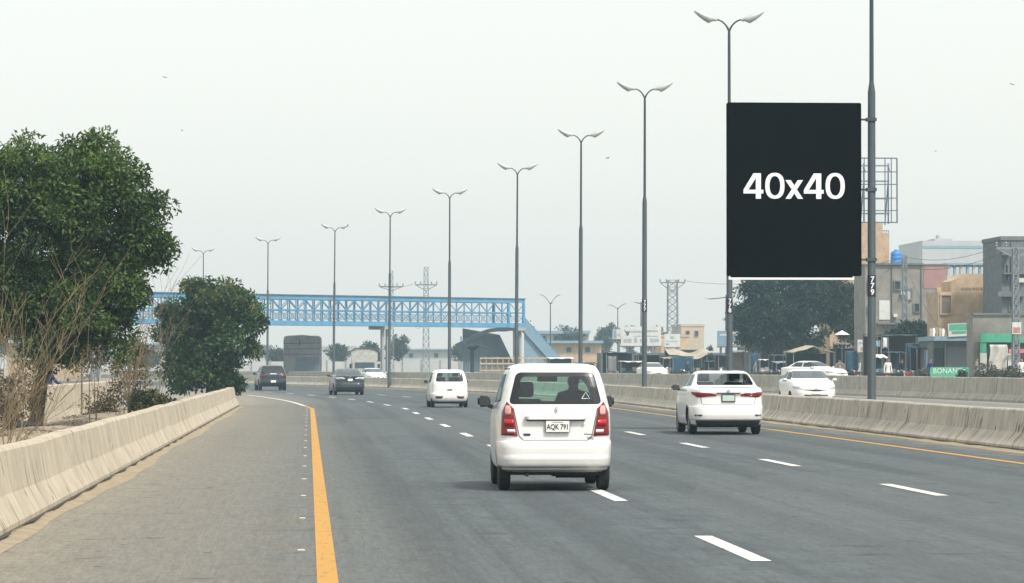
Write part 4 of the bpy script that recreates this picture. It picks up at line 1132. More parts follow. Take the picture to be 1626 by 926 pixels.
tree('round dark green bush tree beside the far end of the left barrier', (bx_, YR, 0.03),
     ([(bx_, YR, 0.03), (bx_ + 0.05, YR, 0.8), (bx_ + 0.02, YR, 1.8), (bx_, YR, 3.0)], [0.14, 0.12, 0.09, 0.05]),
     [pl_(330, 535, YR, 1.75, 1.7, 1.75), pl_(345, 480, YR, 1.35, 1.3, 0.75), pl_(290, 500, YR, 0.9, 0.9, 0.8), pl_(385, 500, YR, 0.7, 0.8, 0.8), pl_(332, 585, YR, 1.5, 1.3, 1.0), pl_(275, 560, YR, 0.55, 0.5, 0.28), pl_(270, 592, YR, 0.4, 0.4, 0.16), pl_(290, 610, YR, 0.6, 0.5, 0.35), pl_(368, 605, YR, 0.5, 0.5, 0.5), pl_(306, 458, YR, 0.35, 0.4, 0.22), pl_(372, 466, YR, 0.4, 0.4, 0.25), pl_(406, 505, YR, 0.28, 0.3, 0.3), pl_(258, 528, YR, 0.32, 0.3, 0.25), pl_(400, 555, YR, 0.3, 0.3, 0.3)],
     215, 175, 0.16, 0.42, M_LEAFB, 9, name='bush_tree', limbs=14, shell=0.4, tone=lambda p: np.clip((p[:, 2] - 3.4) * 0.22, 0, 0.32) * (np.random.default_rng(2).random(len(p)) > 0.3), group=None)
# low hedge and dry undergrowth on the strip
tree('low green and brown shrub leaning over the left barrier', (Xa(235, 84), 84, 0.05), ([(Xa(235, 84), 84, 0.05), (Xa(236, 84), 84, 0.5)], [0.03, 0.015]),
     [pl_(228, 640, 84, 0.42, 0.5, 0.3), pl_(256, 643, 84, 0.3, 0.4, 0.2), pl_(272, 655, 82, 0.12, 0.1, 0.12)], 40, 110, 0.085, 0.17, leafmat('hedge_leaves', (0.012, 0.025, 0.01), (0.11, 0.115, 0.035), (0.22, 0.16, 0.07)), 13, name='shrub', limbs=4, cat='shrub', spread=1.0)
def dry_shrub(label, px, Y, wd, ht, n, seed, zc=None, per=60):
    b = (Xa(px, Y), Y, 0.1); zc = zc if zc is not None else ht * 0.55
    return tree(label, b, ([b, (b[0], b[1], zc)], [0.025, 0.012]), [(b[0], Y, zc, wd, wd * 0.8, ht * 0.5)], n, per, 0.085, 0.24, M_DRYL, seed, name='dry_shrub', limbs=8, cat='shrub', group='dry undergrowth on the planting strip', bark=M_TWIG, spread=1.1)
dry_shrub('tangle of dry brown leaves hanging under the big left tree', 130, 88, 1.3, 1.5, 46, 21, 2.1)
dry_shrub('dry brown shrub behind the slim bare sapling', 205, 93, 0.55, 2.2, 36, 22, 1.6)
dry_shrub('withered brown shrub at the left frame edge below the big tree', 12, 70, 0.75, 1.5, 40, 23, 0.95)
dry_shrub('thin dry weeds against the stained wall left of the sapling', 165, 96, 0.6, 0.9, 26, 24, 0.5)

def sapling(label, base, lean, hgt, nst, seed, spread=0.5, r=0.02, depth=3, twigs=4):
    rr = random.Random(seed)
    root = thing('bare_sapling', label, 'sapling', base, 0, 'bare saplings behind the left barrier')
    stems = MB(); tw = MB()
    def grow(p, d, L, rad, lv, mb):
        pts = [p]; rs = [rad]; q = p.copy(); dd = d.copy(); n = 5
        for i in range(n):
            dd = (dd + Vector((rr.gauss(0, .07), rr.gauss(0, .07), rr.gauss(0.03, .05)))).normalized()
            q = q + dd * L / n; pts.append(q.copy()); rs.append(max(rad * (1 - 0.75 * (i + 1) / n), 0.0028))
        mb.tube(pts, rs, 5 if lv == 0 else 4, False)
        if lv < depth:
            for _ in range(twigs if lv else twigs + 1):
                k = rr.randint(1, n); a = rr.uniform(0, 2 * math.pi)
                nd_ = (dd + Vector((math.cos(a), math.sin(a) * .7, rr.uniform(-0.1, 0.5))) * rr.uniform(0.35, 0.8)).normalized()
                grow(pts[k], nd_, L * rr.uniform(0.35, 0.62), max(rs[k] * 0.55, 0.0035), lv + 1, tw)
    for i in range(nst):
        a = rr.uniform(0, 2 * math.pi)
        d = (Vector(lean) + Vector((math.cos(a), math.sin(a), 0)) * spread * rr.random()).normalized()
        grow(Vector((rr.gauss(0, .05), rr.gauss(0, .05), 0)), d, hgt * rr.uniform(0.7, 1.0), r * rr.uniform(0.7, 1.1), 0, stems)
    tag(stems.build('stems', M_TWIG, root, True), kind='stuff'); tag(tw.build('twigs', M_TWIG, root, True), kind='stuff')
    return root
sapling('slim bare sapling with forked brown stem left of the round bush', (Xa(205, 84), 84, 0.1), (0.05, 0, 1), 3.3, 4, 31, 0.45, 0.032, 2, 5)
sapling('bare leaning bush of pale twigs at the far left edge', (Xa(-5, 66), 66, 0.1), (0.35, 0, 1), 3.3, 5, 32, 0.7, 0.013, 2, 4)
sapling('low sprawling bare bush of dry twigs in front of the big tree', (Xa(60, 70), 70, 0.1), (0.25, 0, 1), 2.6, 4, 33, 0.9, 0.010, 2, 4)
sapling('thin bare sapling with long upright twigs in front of the big tree', (Xa(150, 80), 80, 0.1), (0.1, 0, 1), 3.4, 3, 34, 0.4, 0.012, 2, 3)
sapling('thin bare twigs standing between the sapling and the round bush', (Xa(245, 98), 98, 0.05), (0.12, 0, 1), 3.0, 4, 35, 0.35, 0.014, 2, 3)
sapling('small bare twig clump low at the left edge by the barrier', (Xa(10, 58), 58, 0.1), (0.5, 0, 1), 1.5, 8, 36, 0.8, 0.012, 2, 3)

# leaf litter and rubbish on the strip
def litter():
    g_ = np.random.default_rng(77); cl = []
    for _ in range(420):
        v = g_.random() * 0.95 + 0.02; u = 0.08 + 0.86 * g_.random(); x, Y, z = strip(u, v); cl.append((x, Y, z + 0.01, 0.28))
    me = leaves_mesh('leaf_litter', cl, 26, 0.075, 1.0, up=1.2, flat=0.25, seed=8)
    co = np.empty(len(me.vertices) * 3, np.float32); me.vertices.foreach_get('co', co); co = co.reshape(-1, 3)
    for k in range(0, len(co), 4):
        x, Y = co[k, 0], co[k, 1]; zz = strip(min(1, max(0, (-2.95 - x) / 4)), (Y - 8) / 127)[2]
        co[k:k + 4, 2] = zz + 0.008 + (co[k:k + 4, 2] - co[k, 2]) * 0.5 + g_.random() * 0.03
        co[k:k + 4, 0] = np.clip(co[k:k + 4, 0], -6.75, -3.3)
    me.vertices.foreach_set('co', co.ravel()); me.update()
    return tag(link('leaf_litter', me, M_LITTER), 'dry fallen leaves covering the planting strip behind the left barrier', 'leaves', kind='stuff')
litter()
def rag(label, px, py, Y, w_, h_, m, seed, z=None):
    rr = random.Random(seed)
    ph = [rr.uniform(0, 6) for _ in range(4)]
    def fn(u, v):
        r = 0.5 + 0.18 * math.sin(ph[0] + u * 9 + v * 4) * math.sin(ph[1] + v * 7)
        return ((u - .5) * w_ * (1 + 0.3 * math.sin(ph[2] + v * 5)), (v - .5) * w_ * 0.9, h_ * max(0, r * math.sin(math.pi * u) * math.sin(math.pi * v) + 0.25 * math.sin(ph[3] + 11 * u * v)) + 0.01)
    o = MB().sheet(fn, 9, 9).build('litter_sheet', m, None, True); solid(o, 0.008)
    X = Xa(px, Y); zz = strip(min(1, max(0, (-2.95 - X) / 4)), (Y - 8) / 127)[2]
    o.location = (X, Y, zz); o.rotation_euler = (0, 0, rr.uniform(0, 6))
    return tag(o, label, 'litter', 'rubbish on the planting strip')
rag('crumpled white plastic sheet on the strip just behind the left barrier', 78, 684, 72, 0.55, 0.14, C_WHITE, 1)
rag('long white scrap lying left of the crumpled plastic sheet', 58, 678, 70, 0.4, 0.1, C_WHITE, 2)
rag('small orange scrap right of the white plastic sheet', 101, 681, 74, 0.22, 0.06, mat('orange_wrapper', (0.55, 0.27, 0.08), 0.6), 3)
rag('green plastic bag among dry leaves by the stained wall', 98, 668, 78, 0.3, 0.14, mat('green_bag', (0.03, 0.2, 0.12), 0.5), 4)
rag('dark cloth lump below the trunk of the big tree', 40, 690, 68, 0.5, 0.14, C_DARK, 5)

# tall weeds against foot of far tree stand-ins on the right come with the market
# ================================================================== FOOTBRIDGE
M_BLUE = mat('sky_blue_paint', (0.085, 0.26, 0.43), 0.6, var=0.2, vscale=0.8)
M_BLUED = mat('blue_sheet_panel', (0.17, 0.28, 0.36), 0.6, var=0.15, vscale=0.5)
M_DECK = mat('concrete_deck', (0.24, 0.25, 0.25), 0.9)
PA = Vector((Xa(150, 350), 350, 0)); PB = Vector((Xa(833, 386), 386, 0))
LEN = (PB - PA).length; ANG = math.atan2(PB.y - PA.y, PB.x - PA.x)
fb = thing('footbridge', 'sky blue steel truss footbridge crossing the whole road', 'footbridge', PA, ANG)
ZB, ZT, WD = 6.0, 9.25, 2.6
NP = int(LEN / 1.12); dx = LEN / NP
for yy in (0, WD):
    MB().box(0, LEN, yy - 0.08, yy + 0.08, ZT - 0.5, ZT).build('top_chord', M_BLUE, fb)
    MB().box(0, LEN, yy - 0.09, yy + 0.09, ZB, ZB + 0.5).build('bottom_chord', M_BLUE, fb)
    MB().box(0, LEN, yy - 0.05, yy + 0.05, 7.55, 7.72).build('hand_rail', M_BLUE, fb)
    up = MB(); lo = MB()
    for i in range(NP + 1):
        x = i * dx
        up.box(x - 0.05, x + 0.05, yy - 0.05, yy + 0.05, ZB + 0.5, ZT - 0.5)
        if i < NP:
            a, b = (x, x + dx) if i % 2 else (x + dx, x)
            up.beam((a, yy, 7.72), (b, yy, ZT - 0.5), 0.08, 0.06, (0, 1, 0))
            for (xa, xb) in ((x, x + dx), (x + dx, x)):
                lo.beam((xa, yy, ZB + 0.5), (xb, yy, 7.55), 0.042, 0.04, (0, 1, 0))
            n = 12; cx, cz, r = x + dx / 2, 7.02, 0.32
            lo.tube([(cx + r * math.cos(2 * math.pi * k / n), yy, cz + r * math.sin(2 * math.pi * k / n)) for k in range(n + 1)], 0.022, 4, False)
    tag(up.build('truss_bars', M_BLUE, fb), kind='stuff'); tag(lo.build('railing_lattice', M_BLUE, fb), kind='stuff')
MB().box(0, LEN, 0.1, WD - 0.1, ZB + 0.1, ZB + 0.35).build('deck', M_DECK, fb)
cb = MB()
for i in range(0, NP + 1, 2): cb.box(i * dx - 0.05, i * dx + 0.05, 0.08, WD - 0.08, ZT - 0.3, ZT - 0.2)
cb.build('roof_ties', M_BLUE, fb)
sheet_r = MB()
sheet_r.box(-0.1, LEN + 0.15, -0.25, WD + 0.25, ZT + 0.002, ZT + 0.06); sheet_r.build('roof', M_BLUED, fb)
for fx in (0.005, 0.24, 0.655, 0.985):
    x = fx * LEN
    MB().box(x - 0.16, x + 0.16, 0.5, 0.82, -0.1, ZB).build('pier', mat('pier_concrete', (0.3, 0.31, 0.31), 0.9), fb)
    MB().box(x + 0.55, x + 0.87, 0.5, 0.82, -0.1, ZB).build('pier', MATS['pier_concrete'], fb)
    MB().box(x - 0.3, x + 1.0, -0.1, WD + 0.1, ZB - 0.35, ZB - 0.002).build('pier_cap', MATS['pier_concrete'], fb)
# end portal and stair tower at the right end
for yy in (0, WD):
    for x in (LEN - 2.4, LEN - 0.15): MB().box(x - 0.12, x + 0.12, yy - 0.1, yy + 0.1, ZB, ZT - 0.01).build('portal_post', M_BLUE, fb)
SA = R_(-38)
def turn(b, x0, y0):
    ca, sa = math.cos(SA), math.sin(SA)
    b.v = [(x0 + (x - x0) * ca - (y - y0) * sa, y0 + (x - x0) * sa + (y - y0) * ca, z) for x, y, z in b.v]
    return b
def stairs(x0, z0, x1, z1, y0, wd, par):
    n = 24; stp = MB()
    for i in range(n):
        t = i / n; x = x0 + (x1 - x0) * t; z = z0 + (z1 - z0) * t
        stp.box(x, x + (x1 - x0) / n, y0 + 0.07, y0 + wd - 0.07, z - 0.2, z)
    turn(stp, x0, y0).build('stair_treads', mat('dark_stair_steel', (0.05, 0.07, 0.085), 0.8), par)
    for k, yy in enumerate((y0, y0 + wd)):
        turn(MB().prism([(x0, z0 - 0.6), (x1, z1 - 0.5), (x1, z1 + 1.15), (x0, z0 + 1.05)], yy - 0.04, yy + 0.04), x0, y0).build('stair_panel', M_BLUED, par)
        turn(MB().beam((x0, yy, z0 + 1.1), (x1, yy, z1 + 1.2), 0.09, 0.09), x0, y0).build('stair_rail', M_BLUE, par)
    turn(MB().prism([(x0 + 0.1, 0.0), (x1 - 0.3, 0.0), (x0 + 0.1, z0 - 0.7)], y0 + 0.3, y0 + 0.36), x0, y0).build('stair_skirt', M_BLUED, par)
stairs(LEN - 0.1, 6.2, LEN + 4.9, 0.5, 0.1, 2.6, fb)
MB().box(LEN - 0.1, LEN + 1.7, 0.15, WD - 0.1, ZB + 0.05, ZB + 0.2).build('landing', M_DECK, fb)
# the closed triangular sheeting under the first flight
M_SLATE = mat('slate_sheeting', (0.1, 0.14, 0.165), 0.7, var=0.15, vscale=0.6)
MB().prism([(LEN - 6.6, 1.0), (LEN + 1.6, 1.0), (LEN - 1.1, 5.2), (LEN - 6.6, 5.9)], WD + 0.4, WD + 0.46).build('back_sheeting', M_SLATE, fb)
ribs = MB()
for i in range(20): ribs.box(LEN - 6.95 + i * 0.3, LEN - 6.85 + i * 0.3, WD + 0.34, WD + 0.399, 1.0, 5.0)
ribs.build('sheeting_ribs', M_SLATE, fb)
def onb(x, z, y=1.2):
    v = Vector((x, y, z)); return fb.matrix_basis @ v
fb.matrix_basis = Matrix.Translation(PA) @ Matrix.Rotation(ANG, 4, 'Z')
p_ = Vector(PA) + Matrix.Rotation(ANG, 3, 'Z') @ Vector((LEN - 1.5, 1.0, ZB + 0.35)); person('dark-dressed person standing on the footbridge by its right end', 'stand', p_, 0.4, C_DARK, C_DARK, 1, 'people on the footbridge')
p_ = Vector(PA) + Matrix.Rotation(ANG, 3, 'Z') @ Vector((LEN - 0.1 + 1.510, 0.570, 5.174)); person('person in white top climbing the footbridge stairs', 'walk', p_, math.pi / 2, C_WHITE, C_GREY, 1, 'people on the footbridge')
p_ = Vector(PA) + Matrix.Rotation(ANG, 3, 'Z') @ Vector((LEN - 0.1 + 2.928, -0.538, 3.122)); person('dark-dressed person low on the footbridge stairs', 'walk', p_, math.pi / 2, C_DARK, C_DARK, 1, 'people on the footbridge')

# ================================================================== GULL-WING SHELTER
YH = 372
M_SHEL = mat('slate_blue_roof', (0.022, 0.04, 0.055), 0.8, var=0.1)
sh = thing('bus_shelter', 'slate blue gull-wing roof shelter on one column under the footbridge', 'shelter', (Xa(750, YH), YH, 0))
def lp(px, py): return (Xa(px, YH) - Xa(750, YH), Za(py, YH))
wing = [(724, 546), (735, 541), (748, 534), (762, 527), (776, 522), (792, 520), (806, 520)]
MB().prism([lp(*q) for q in wing] + [lp(q[0], q[1] + (2 if i < 1 else 6)) for i, q in reversed(list(enumerate(wing)))], -1.6, 2.4).build('roof_wing', M_SHEL, sh)
wing2 = [(724.5, 548.2), (740, 546.5), (757, 543), (770, 548), (782, 555)]
MB().prism([lp(*q) for q in wing2] + [lp(q[0], q[1] + (1.5 if i in (0, 4) else 5)) for i, q in reversed(list(enumerate(wing2)))], -1.65, 2.35).build('roof_wing', M_SHEL, sh)
MB().prism([lp(738, 548), lp(762, 549.5), lp(754, 556), lp(746, 556)], 0.0, 0.5).build('bracket', M_SHEL, sh)
MB().lathe([(0, 0.3), (0.5, 0.22), (3.9, 0.2)], 'z', 12, (0, 0.25, 0)).build('column', M_SHEL, sh, True)

# ================================================================== POWER POLES AND PYLON
M_GALV = mat('galvanised_lattice', (0.22, 0.25, 0.27), 0.5, 0.4)
M_WIRE = mat('black_cable', (0.03, 0.03, 0.035), 0.7)
def lattice(label, px, ytop, Y, w0, w1, arms, name='lattice_pole', seg=12, group='steel lattice power poles', gz=0.0, leg=0.07):
    X = Xa(px, Y); Z1 = Za(ytop, Y) - gz
    r = thing(name, label, 'power pole', (X, Y, gz), 0, group)
    lg = MB(); bc = MB()
    cr = lambda t: (w0 + (w1 - w0) * t) / 2
    for sx in (-1, 1):
        for sy in (-1, 1): MB().beam((sx * cr(0), sy * cr(0), 0), (sx * cr(1), sy * cr(1), Z1), leg).build('leg', M_GALV, r)
    for i in range(seg):
        t0, t1 = i / seg, (i + 1) / seg; a, b = cr(t0), cr(t1); z0_, z1_ = t0 * Z1, t1 * Z1
        for s_ in (-1, 1):
            bc.beam((-a, s_ * a, z0_), (b, s_ * b, z1_), 0.05); bc.beam((s_ * a, a, z0_), (s_ * b, -b, z1_), 0.05); bc.beam((a, s_ * a, z0_), (-b, s_ * b, z1_), 0.045)
            bc.beam((-b, s_ * b, z1_), (b, s_ * b, z1_), 0.05)
    bc.build('bracing', M_GALV, r)
    for (py, half, drop) in arms:
        z = Za(py, Y) - gz
        ar = MB(); ar.beam((-half, 0, z), (half, 0, z), 0.14); ar.beam((-half, 0, z), (0, 0, z - drop), 0.09); ar.beam((half, 0, z), (0, 0, z - drop), 0.09)
        o = ar.build('cross_arm', M_GALV, r)
        for s_ in (-1, -0.5, 0.5, 1):
            MB().lathe([(z + 0.06, 0.03), (z + 0.12, 0.09), (z + 0.2, 0.05), (z + 0.28, 0.09), (z + 0.36, 0.05), (z + 0.42, 0.03)], 'z', 8, (s_ * half, 0, 0)).build('insulator', M_STEEL, o)
    return r
lattice('twin-masted power pole with cross arms, right of the lamp above the dark sedan', 676.5, 424, 398, 0.8, 0.45, [(452, 1.25, 0.7)], seg=16)
lattice('power pole with cross arms almost hidden behind a street lamp', 621, 430, 404, 0.7, 0.4, [(455, 1.4, 0.5)], seg=16)
lattice('steel lattice pylon with wide flat cross arm beyond the market', 1068, 444, 372, 1.2, 1.0, [(448, 1.35, 1.1)], seg=14, name='lattice_pylon', gz=0.35, leg=0.1)
def wire(label, pts, sag, r=0.018, name='power_cable'):
    b = MB()
    for p, q in zip(pts, pts[1:]):
        p, q = Vector(p), Vector(q)
        b.tube([p.lerp(q, k / 12) - Vector((0, 0, 4 * sag * (k / 12) * (1 - k / 12))) for k in range(13)], r, 4)
    return tag(b.build(name, M_WIRE), label, 'cable', 'overhead cables')
wire('slack cable looping between the two power poles under the footbridge', [P(622, 500, 402), P(650, 500, 400), P(676, 505, 399)], 1.4)
wire('cable strung between the cross arms of the two power poles', [P(601, 454, 403), P(657, 451, 399)], 0.3)
wire('long cable running right from the lattice pylon to the market pole', [P(1086, 446, 372), P(1437, 408, 240)], 1.0)

# ================================================================== OTHER LAMPS
def slip_lamp(label, px, ytop, Y, arms, gz=0.35):
    X = Xa(px, Y); Z = Za(ytop, Y) - gz
    r = thing('roadside_lamp', label, 'street lamp', (X, Y, gz), 0, 'lamps beyond the far barrier')
    MB().lathe([(0, 0.1), (Z * 0.6, 0.075), (Z - 0.3, 0.05)], 'z', 10).build('post', M_POLE, r, True)
    for (dxp, dyp) in arms:
        ex = dxp * Y / FPX; ez = Z - dyp * Y / FPX
        pts = [(0, 0, Z - 0.5)] + [(ex * t, 0, Z - 0.5 + (ez - Z + 0.5) * math.sin(t * math.pi / 2)) for t in (0.2, 0.4, 0.6, 0.8, 1.0)]
        a = MB().tube(pts, 0.04, 6).build('arm', M_POLE, r, True)
        sg = 1 if ex > 0 else -1
        MB().add([(ex, -0.1, ez - 0.04), (ex + sg * 0.65, -0.06, ez + 0.1), (ex + sg * 0.65, 0.06, ez + 0.1), (ex, 0.1, ez - 0.04), (ex, -0.1, ez + 0.06), (ex + sg * 0.6, -0.05, ez + 0.16), (ex + sg * 0.6, 0.05, ez + 0.16), (ex, 0.1, ez + 0.06)],
                 [(0, 1, 2, 3), (4, 5, 6, 7), (0, 1, 5, 4), (1, 2, 6, 5), (2, 3, 7, 6), (3, 0, 4, 7)]).build('luminaire', M_LUM, a)
    return r
slip_lamp('three-armed lamp right of the footbridge stairs', 874, 476, 395, [(3, 5), (-15, -8), (15, -8)])
slip_lamp('double-armed lamp above the hazy trees left of the pylon', 981, 484, 420, [(-13, 0), (13, -2)])
slip_lamp('single-arm lamp left of the lamp pole behind the black board', 1153, 462, 300, [(-28, 12)])
slip_lamp('single-arm lamp peeking out left of a street lamp pole', 1018, 474, 330, [(-9, 6)])

# ================================================================== TRUCKS
M_SACK = mat('grey_tarpaulin', (0.2, 0.2, 0.2), 0.9, var=0.25, vscale=0.9, bump=0.6, bscale=2.5)
M_TGATE = mat('dull_blue_tailboard', (0.09, 0.12, 0.15), 0.7, var=0.2)
YK = 372
XK = Xa(480, YK); k_ = YK / FPX
trk = thing('loaded_truck', 'overloaded truck with bulging grey tarpaulin load under the footbridge', 'truck', (XK, YK, 0), 0, 'trucks on the far carriageway')
def load(u, v):
    t = u * 2 * math.pi
    n = 14.0; w_, h_ = 2.0, 2.0
    x = w_ * math.copysign(abs(math.cos(t)) ** (2 / n), math.cos(t)); z = 2.85 + h_ * math.copysign(abs(math.sin(t)) ** (2 / n), math.sin(t))
    if z > 4.0: z += 0.12 * math.cos(x / 2.05 * 1.4) + 0.07 * math.sin(x * 3.1 + v * 5)
    tp = 1 - 0.05 * math.cos(v * 9) * 0.3
    return (x * tp + 0.08 * math.sin(z * 4 + v * 8), v * 7.5, z + 0.04 * math.sin(x * 5 + v * 11))
ld = MB().sheet(load, 44, 16)
ld.f.append(tuple(i * 17 for i in range(44))); ld.f.append(tuple(i * 17 + 16 for i in range(44)))
ld.build('load', M_SACK, trk, True)
MB().box(-0.7, 1.75, -0.12, -0.04, 0.9, 2.6).build('tailboard', M_TGATE, trk)
MB().box(-1.2, 1.2, 0.1, 8.6, 0.75, 0.99).build('chassis', M_UNDER, trk)
MB().box(-1.2, 1.2, 7.7, 9.6, 0.9, 3.2).build('cab', M_TGATE, trk)
for y in (1.2, 2.5, 8.6):
    for sx in (-1, 1):
        MB().lathe([(-0.22, 0.3), (-0.25, 0.45), (-0.2, 0.52), (0.2, 0.52), (0.25, 0.45), (0.22, 0.3)], 'x', 20, (sx * 0.95, y, 0.52)).build('wheel', M_TYRE, trk, True)
tie = MB()
for y in (-0.02,):
    for z in (2.9, 3.5, 4.1): tie.beam((-2.02, y - 0.03, z), (2.02, y - 0.03, z + 0.06), 0.05)
tie.beam((-0.3, -0.06, 3.9), (-0.28, -0.06, 4.5), 0.12); tie.build('ropes', C_DARK, trk)
YK2 = 330
tk = thing('decorated_truck', 'pale truck with arched top board facing the camera beyond the median', 'truck', (Xa(579, YK2), YK2, 0), 0, 'trucks on the far carriageway')
kk = YK2 / FPX
MB().box(-1.15, 1.15, 0.0, 2.0, 0.6, 2.15).build('cab', mat('pale_cream_truck', (0.42, 0.42, 0.38), 0.6, var=0.2), tk)
arch = [(-1.25, 2.15), (1.25, 2.15), (1.25, 3.0), (0.9, 3.2), (0.4, 3.32), (-0.4, 3.32), (-0.9, 3.2), (-1.25, 3.0)]
MB().prism(arch, 0.05, 0.5).build('top_board', MATS['pale_cream_truck'], tk)
MB().tube([(x * 1.06, 0.0, z + 0.08) for x, z in arch[2:]], 0.07, 6).build('board_rim', mat('dark_board_rim', (0.05, 0.06, 0.07)), tk)
MB().box(-0.95, 0.95, -0.03, 0.0, 1.45, 2.0).build('windscreen', mat('dusty_truck_glass', (0.05, 0.08, 0.1), 0.2), tk)
MB().box(-1.2, 1.2, -0.2, 0.0, 0.5, 0.8).build('bumper', M_STEEL, tk)
for sx in (-1, 1):
    MB().lathe([(-0.05, 0.11), (0.0, 0.11)], 'y', 12, (sx * 0.8, -0.02, 1.05)).build('headlight', M_HEAD, tk)
    MB().box(sx * 1.35 - 0.12, sx * 1.35 + 0.12, -0.1, 0.0, 1.4, 1.85).build('mirror', M_TRIM, tk)
    MB().lathe([(-0.15, 0.3), (-0.15, 0.5), (0.15, 0.5), (0.15, 0.3)], 'x', 18, (sx * 0.95, 0.9, 0.5)).build('wheel', M_TYRE, tk, True)
MB().box(-1.2, 1.2, 2.1, 8.0, 0.8, 2.6).build('cargo_box', MATS['pale_cream_truck'], tk)
# ================================================================== MARKET SIDE
GZ = 0.35
M_CEMENT = concrete('bare_cement_render', (0.25, 0.24, 0.215), (0.13, 0.128, 0.12), 0.0)
M_CEMENT2 = concrete('dark_cement_render', (0.16, 0.175, 0.18), (0.08, 0.088, 0.092), 0.0)
M_PEACH = concrete('peach_wall_paint', (0.46, 0.34, 0.235), (0.34, 0.25, 0.17), 0.0)
M_SAND = concrete('sand_wall_paint', (0.5, 0.375, 0.25), (0.33, 0.25, 0.16), 0.0)
M_PINKP = mat('faded_pink_paint', (0.33, 0.19, 0.185), 0.9, var=0.12, vscale=2)
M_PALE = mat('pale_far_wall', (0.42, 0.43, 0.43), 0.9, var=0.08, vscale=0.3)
M_DKWIN = mat('dark_opening', (0.03, 0.035, 0.04), 0.6)
M_SHUT = mat('steel_shutter', (0.2, 0.23, 0.25), 0.5, 0.3)
M_GREENP = mat('green_shop_paint', (0.06, 0.33, 0.2), 0.6, var=0.12, vscale=3)
M_GREENL = mat('pale_green_board', (0.08, 0.33, 0.215), 0.6, var=0.1, vscale=3)
M_TANK = mat('blue_plastic_tank', (0.04, 0.2, 0.5), 0.45)
M_CLOTHD = mat('dark_blue_canopy', (0.02, 0.045, 0.065), 0.9, var=0.2, vscale=1.5)
M_CLOTHT = mat('beige_canvas', (0.4, 0.36, 0.28), 0.95, var=0.25, vscale=1.2)
M_WOOD = mat('weathered_wood', (0.3, 0.24, 0.16), 0.9, var=0.2)
M_SIGNW = mat('faded_sign_white', (0.55, 0.56, 0.54), 0.7, var=0.12, vscale=1.5)
M_PRT = mat('faded_blue_print', (0.3, 0.36, 0.4), 0.7, var=0.2, vscale=3)
M_SIGNB = mat('faded_sign_blue', (0.2, 0.3, 0.38), 0.7, var=0.1)

def bldg(name, label, x0, x1, ytop, Y, depth, m, cat='building', gz=GZ, group='roadside buildings', parapet=0.0, slab=None):
    X0, X1 = Xa(x0, Y), Xa(x1, Y); Z = Za(ytop, Y) - gz
    r = thing(name, label, cat, ((X0 + X1) / 2, Y, gz), 0, group)
    hw_ = (X1 - X0) / 2
    MB().box(-hw_, hw_, 0, depth, -0.3, Z).build('wall', m, r)
    if parapet:
        b = MB(); b.box(-hw_ - 0.08, hw_ + 0.08, -0.08, 0.12, Z + 0.002, Z + parapet); b.box(-hw_ - 0.08, -hw_ + 0.12, 0.12, depth, Z + 0.002, Z + parapet); b.box(hw_ - 0.12, hw_ + 0.08, 0.12, depth, Z + 0.002, Z + parapet)
        b.build('parapet', slab or m, r)
    r['_Y'] = Y; r['_gz'] = gz
    return r
def rect(r, x0, x1, y0, y1, m, name, dy=-0.03, th=0.03, parent=None):
    """a flat fitting on the front wall, given by its photo box"""
    Y = r['_Y']; ox = r.location.x; gz = r['_gz']
    return MB().box(Xa(x0, Y) - ox, Xa(x1, Y) - ox, dy, dy + th, Za(y1, Y) - gz, Za(y0, Y) - gz).build(name, m, parent or r)
def window(r, x0, x1, y0, y1, m=None, fm=None):
    Y = r['_Y']; ox = r.location.x; gz = r['_gz']
    a, b, c_, d_ = Xa(x0, Y) - ox, Xa(x1, Y) - ox, Za(y1, Y) - gz, Za(y0, Y) - gz
    f = MB(); t = 0.09
    f.box(a - t, a, -0.1, 0.0, c_ - t, d_ + t); f.box(b, b + t, -0.1, 0.0, c_ - t, d_ + t); f.box(a, b, -0.1, 0.0, d_, d_ + t); f.box(a, b, -0.14, 0.0, c_ - t, c_)
    o = f.build('window', fm or M_CEMENT2, r)
    MB().box(a, b, -0.02, -0.004, c_, d_).build('pane', m or M_DKWIN, o)
    return o

def fittings(r, items):
    """small things fixed to a front wall: (kind, x0, x1, y0, y1)"""
    for kind, x0, x1, y0, y1 in items:
        if kind == 'ac': 
            o = rect(r, x0, x1, y0, y1, M_SIGNW, 'air_conditioner', -0.35, 0.34)
        elif kind == 'pipe': rect(r, x0, x0 + 0.9, y0, y1, M_STEEL, 'drain_pipe', -0.12, 0.1)
        elif kind == 'ledge': rect(r, x0, x1, y0, y1, M_CEMENT2, 'ledge', -0.5, 0.5)
        elif kind == 'win': window(r, x0, x1, y0, y1)
        elif kind == 'sign': rect(r, x0, x1, y0, y1, M_PRT, 'wall_sign', -0.09, 0.08)
# grey building at the right edge
r = bldg('grey_building', 'tall grey cement building at the right edge with a narrow window', 1591, 1760, 379, 214, 6, M_CEMENT2, parapet=0.25)
window(r, 1597, 1600, 419, 444); rect(r, 1588, 1603, 395, 404, M_CEMENT2, 'balcony', -1.0, 1.0); rect(r, 1583, 1626, 462, 470, M_CEMENT2, 'ledge', -0.5, 0.5)
fittings(r, [('win', 1604, 1610, 480, 492), ('ac', 1617, 1625, 440, 447), ('pipe', 1606, 0, 382, 495), ('ledge', 1592, 1640, 432, 434)])
rect(r, 1583, 1591, 397, 401, M_CEMENT2, 'beam_stub', -0.3, 0.3); window(r, 1640, 1665, 420, 460)
r = bldg('low_grey_wall', 'blank grey cement wall above the green shopfront', 1545, 1640, 499, 206.6, 2, M_CEMENT, group='roadside buildings')
rect(r, 1545, 1640, 496, 499.5, M_CEMENT2, 'coping', -0.12, 0.4)
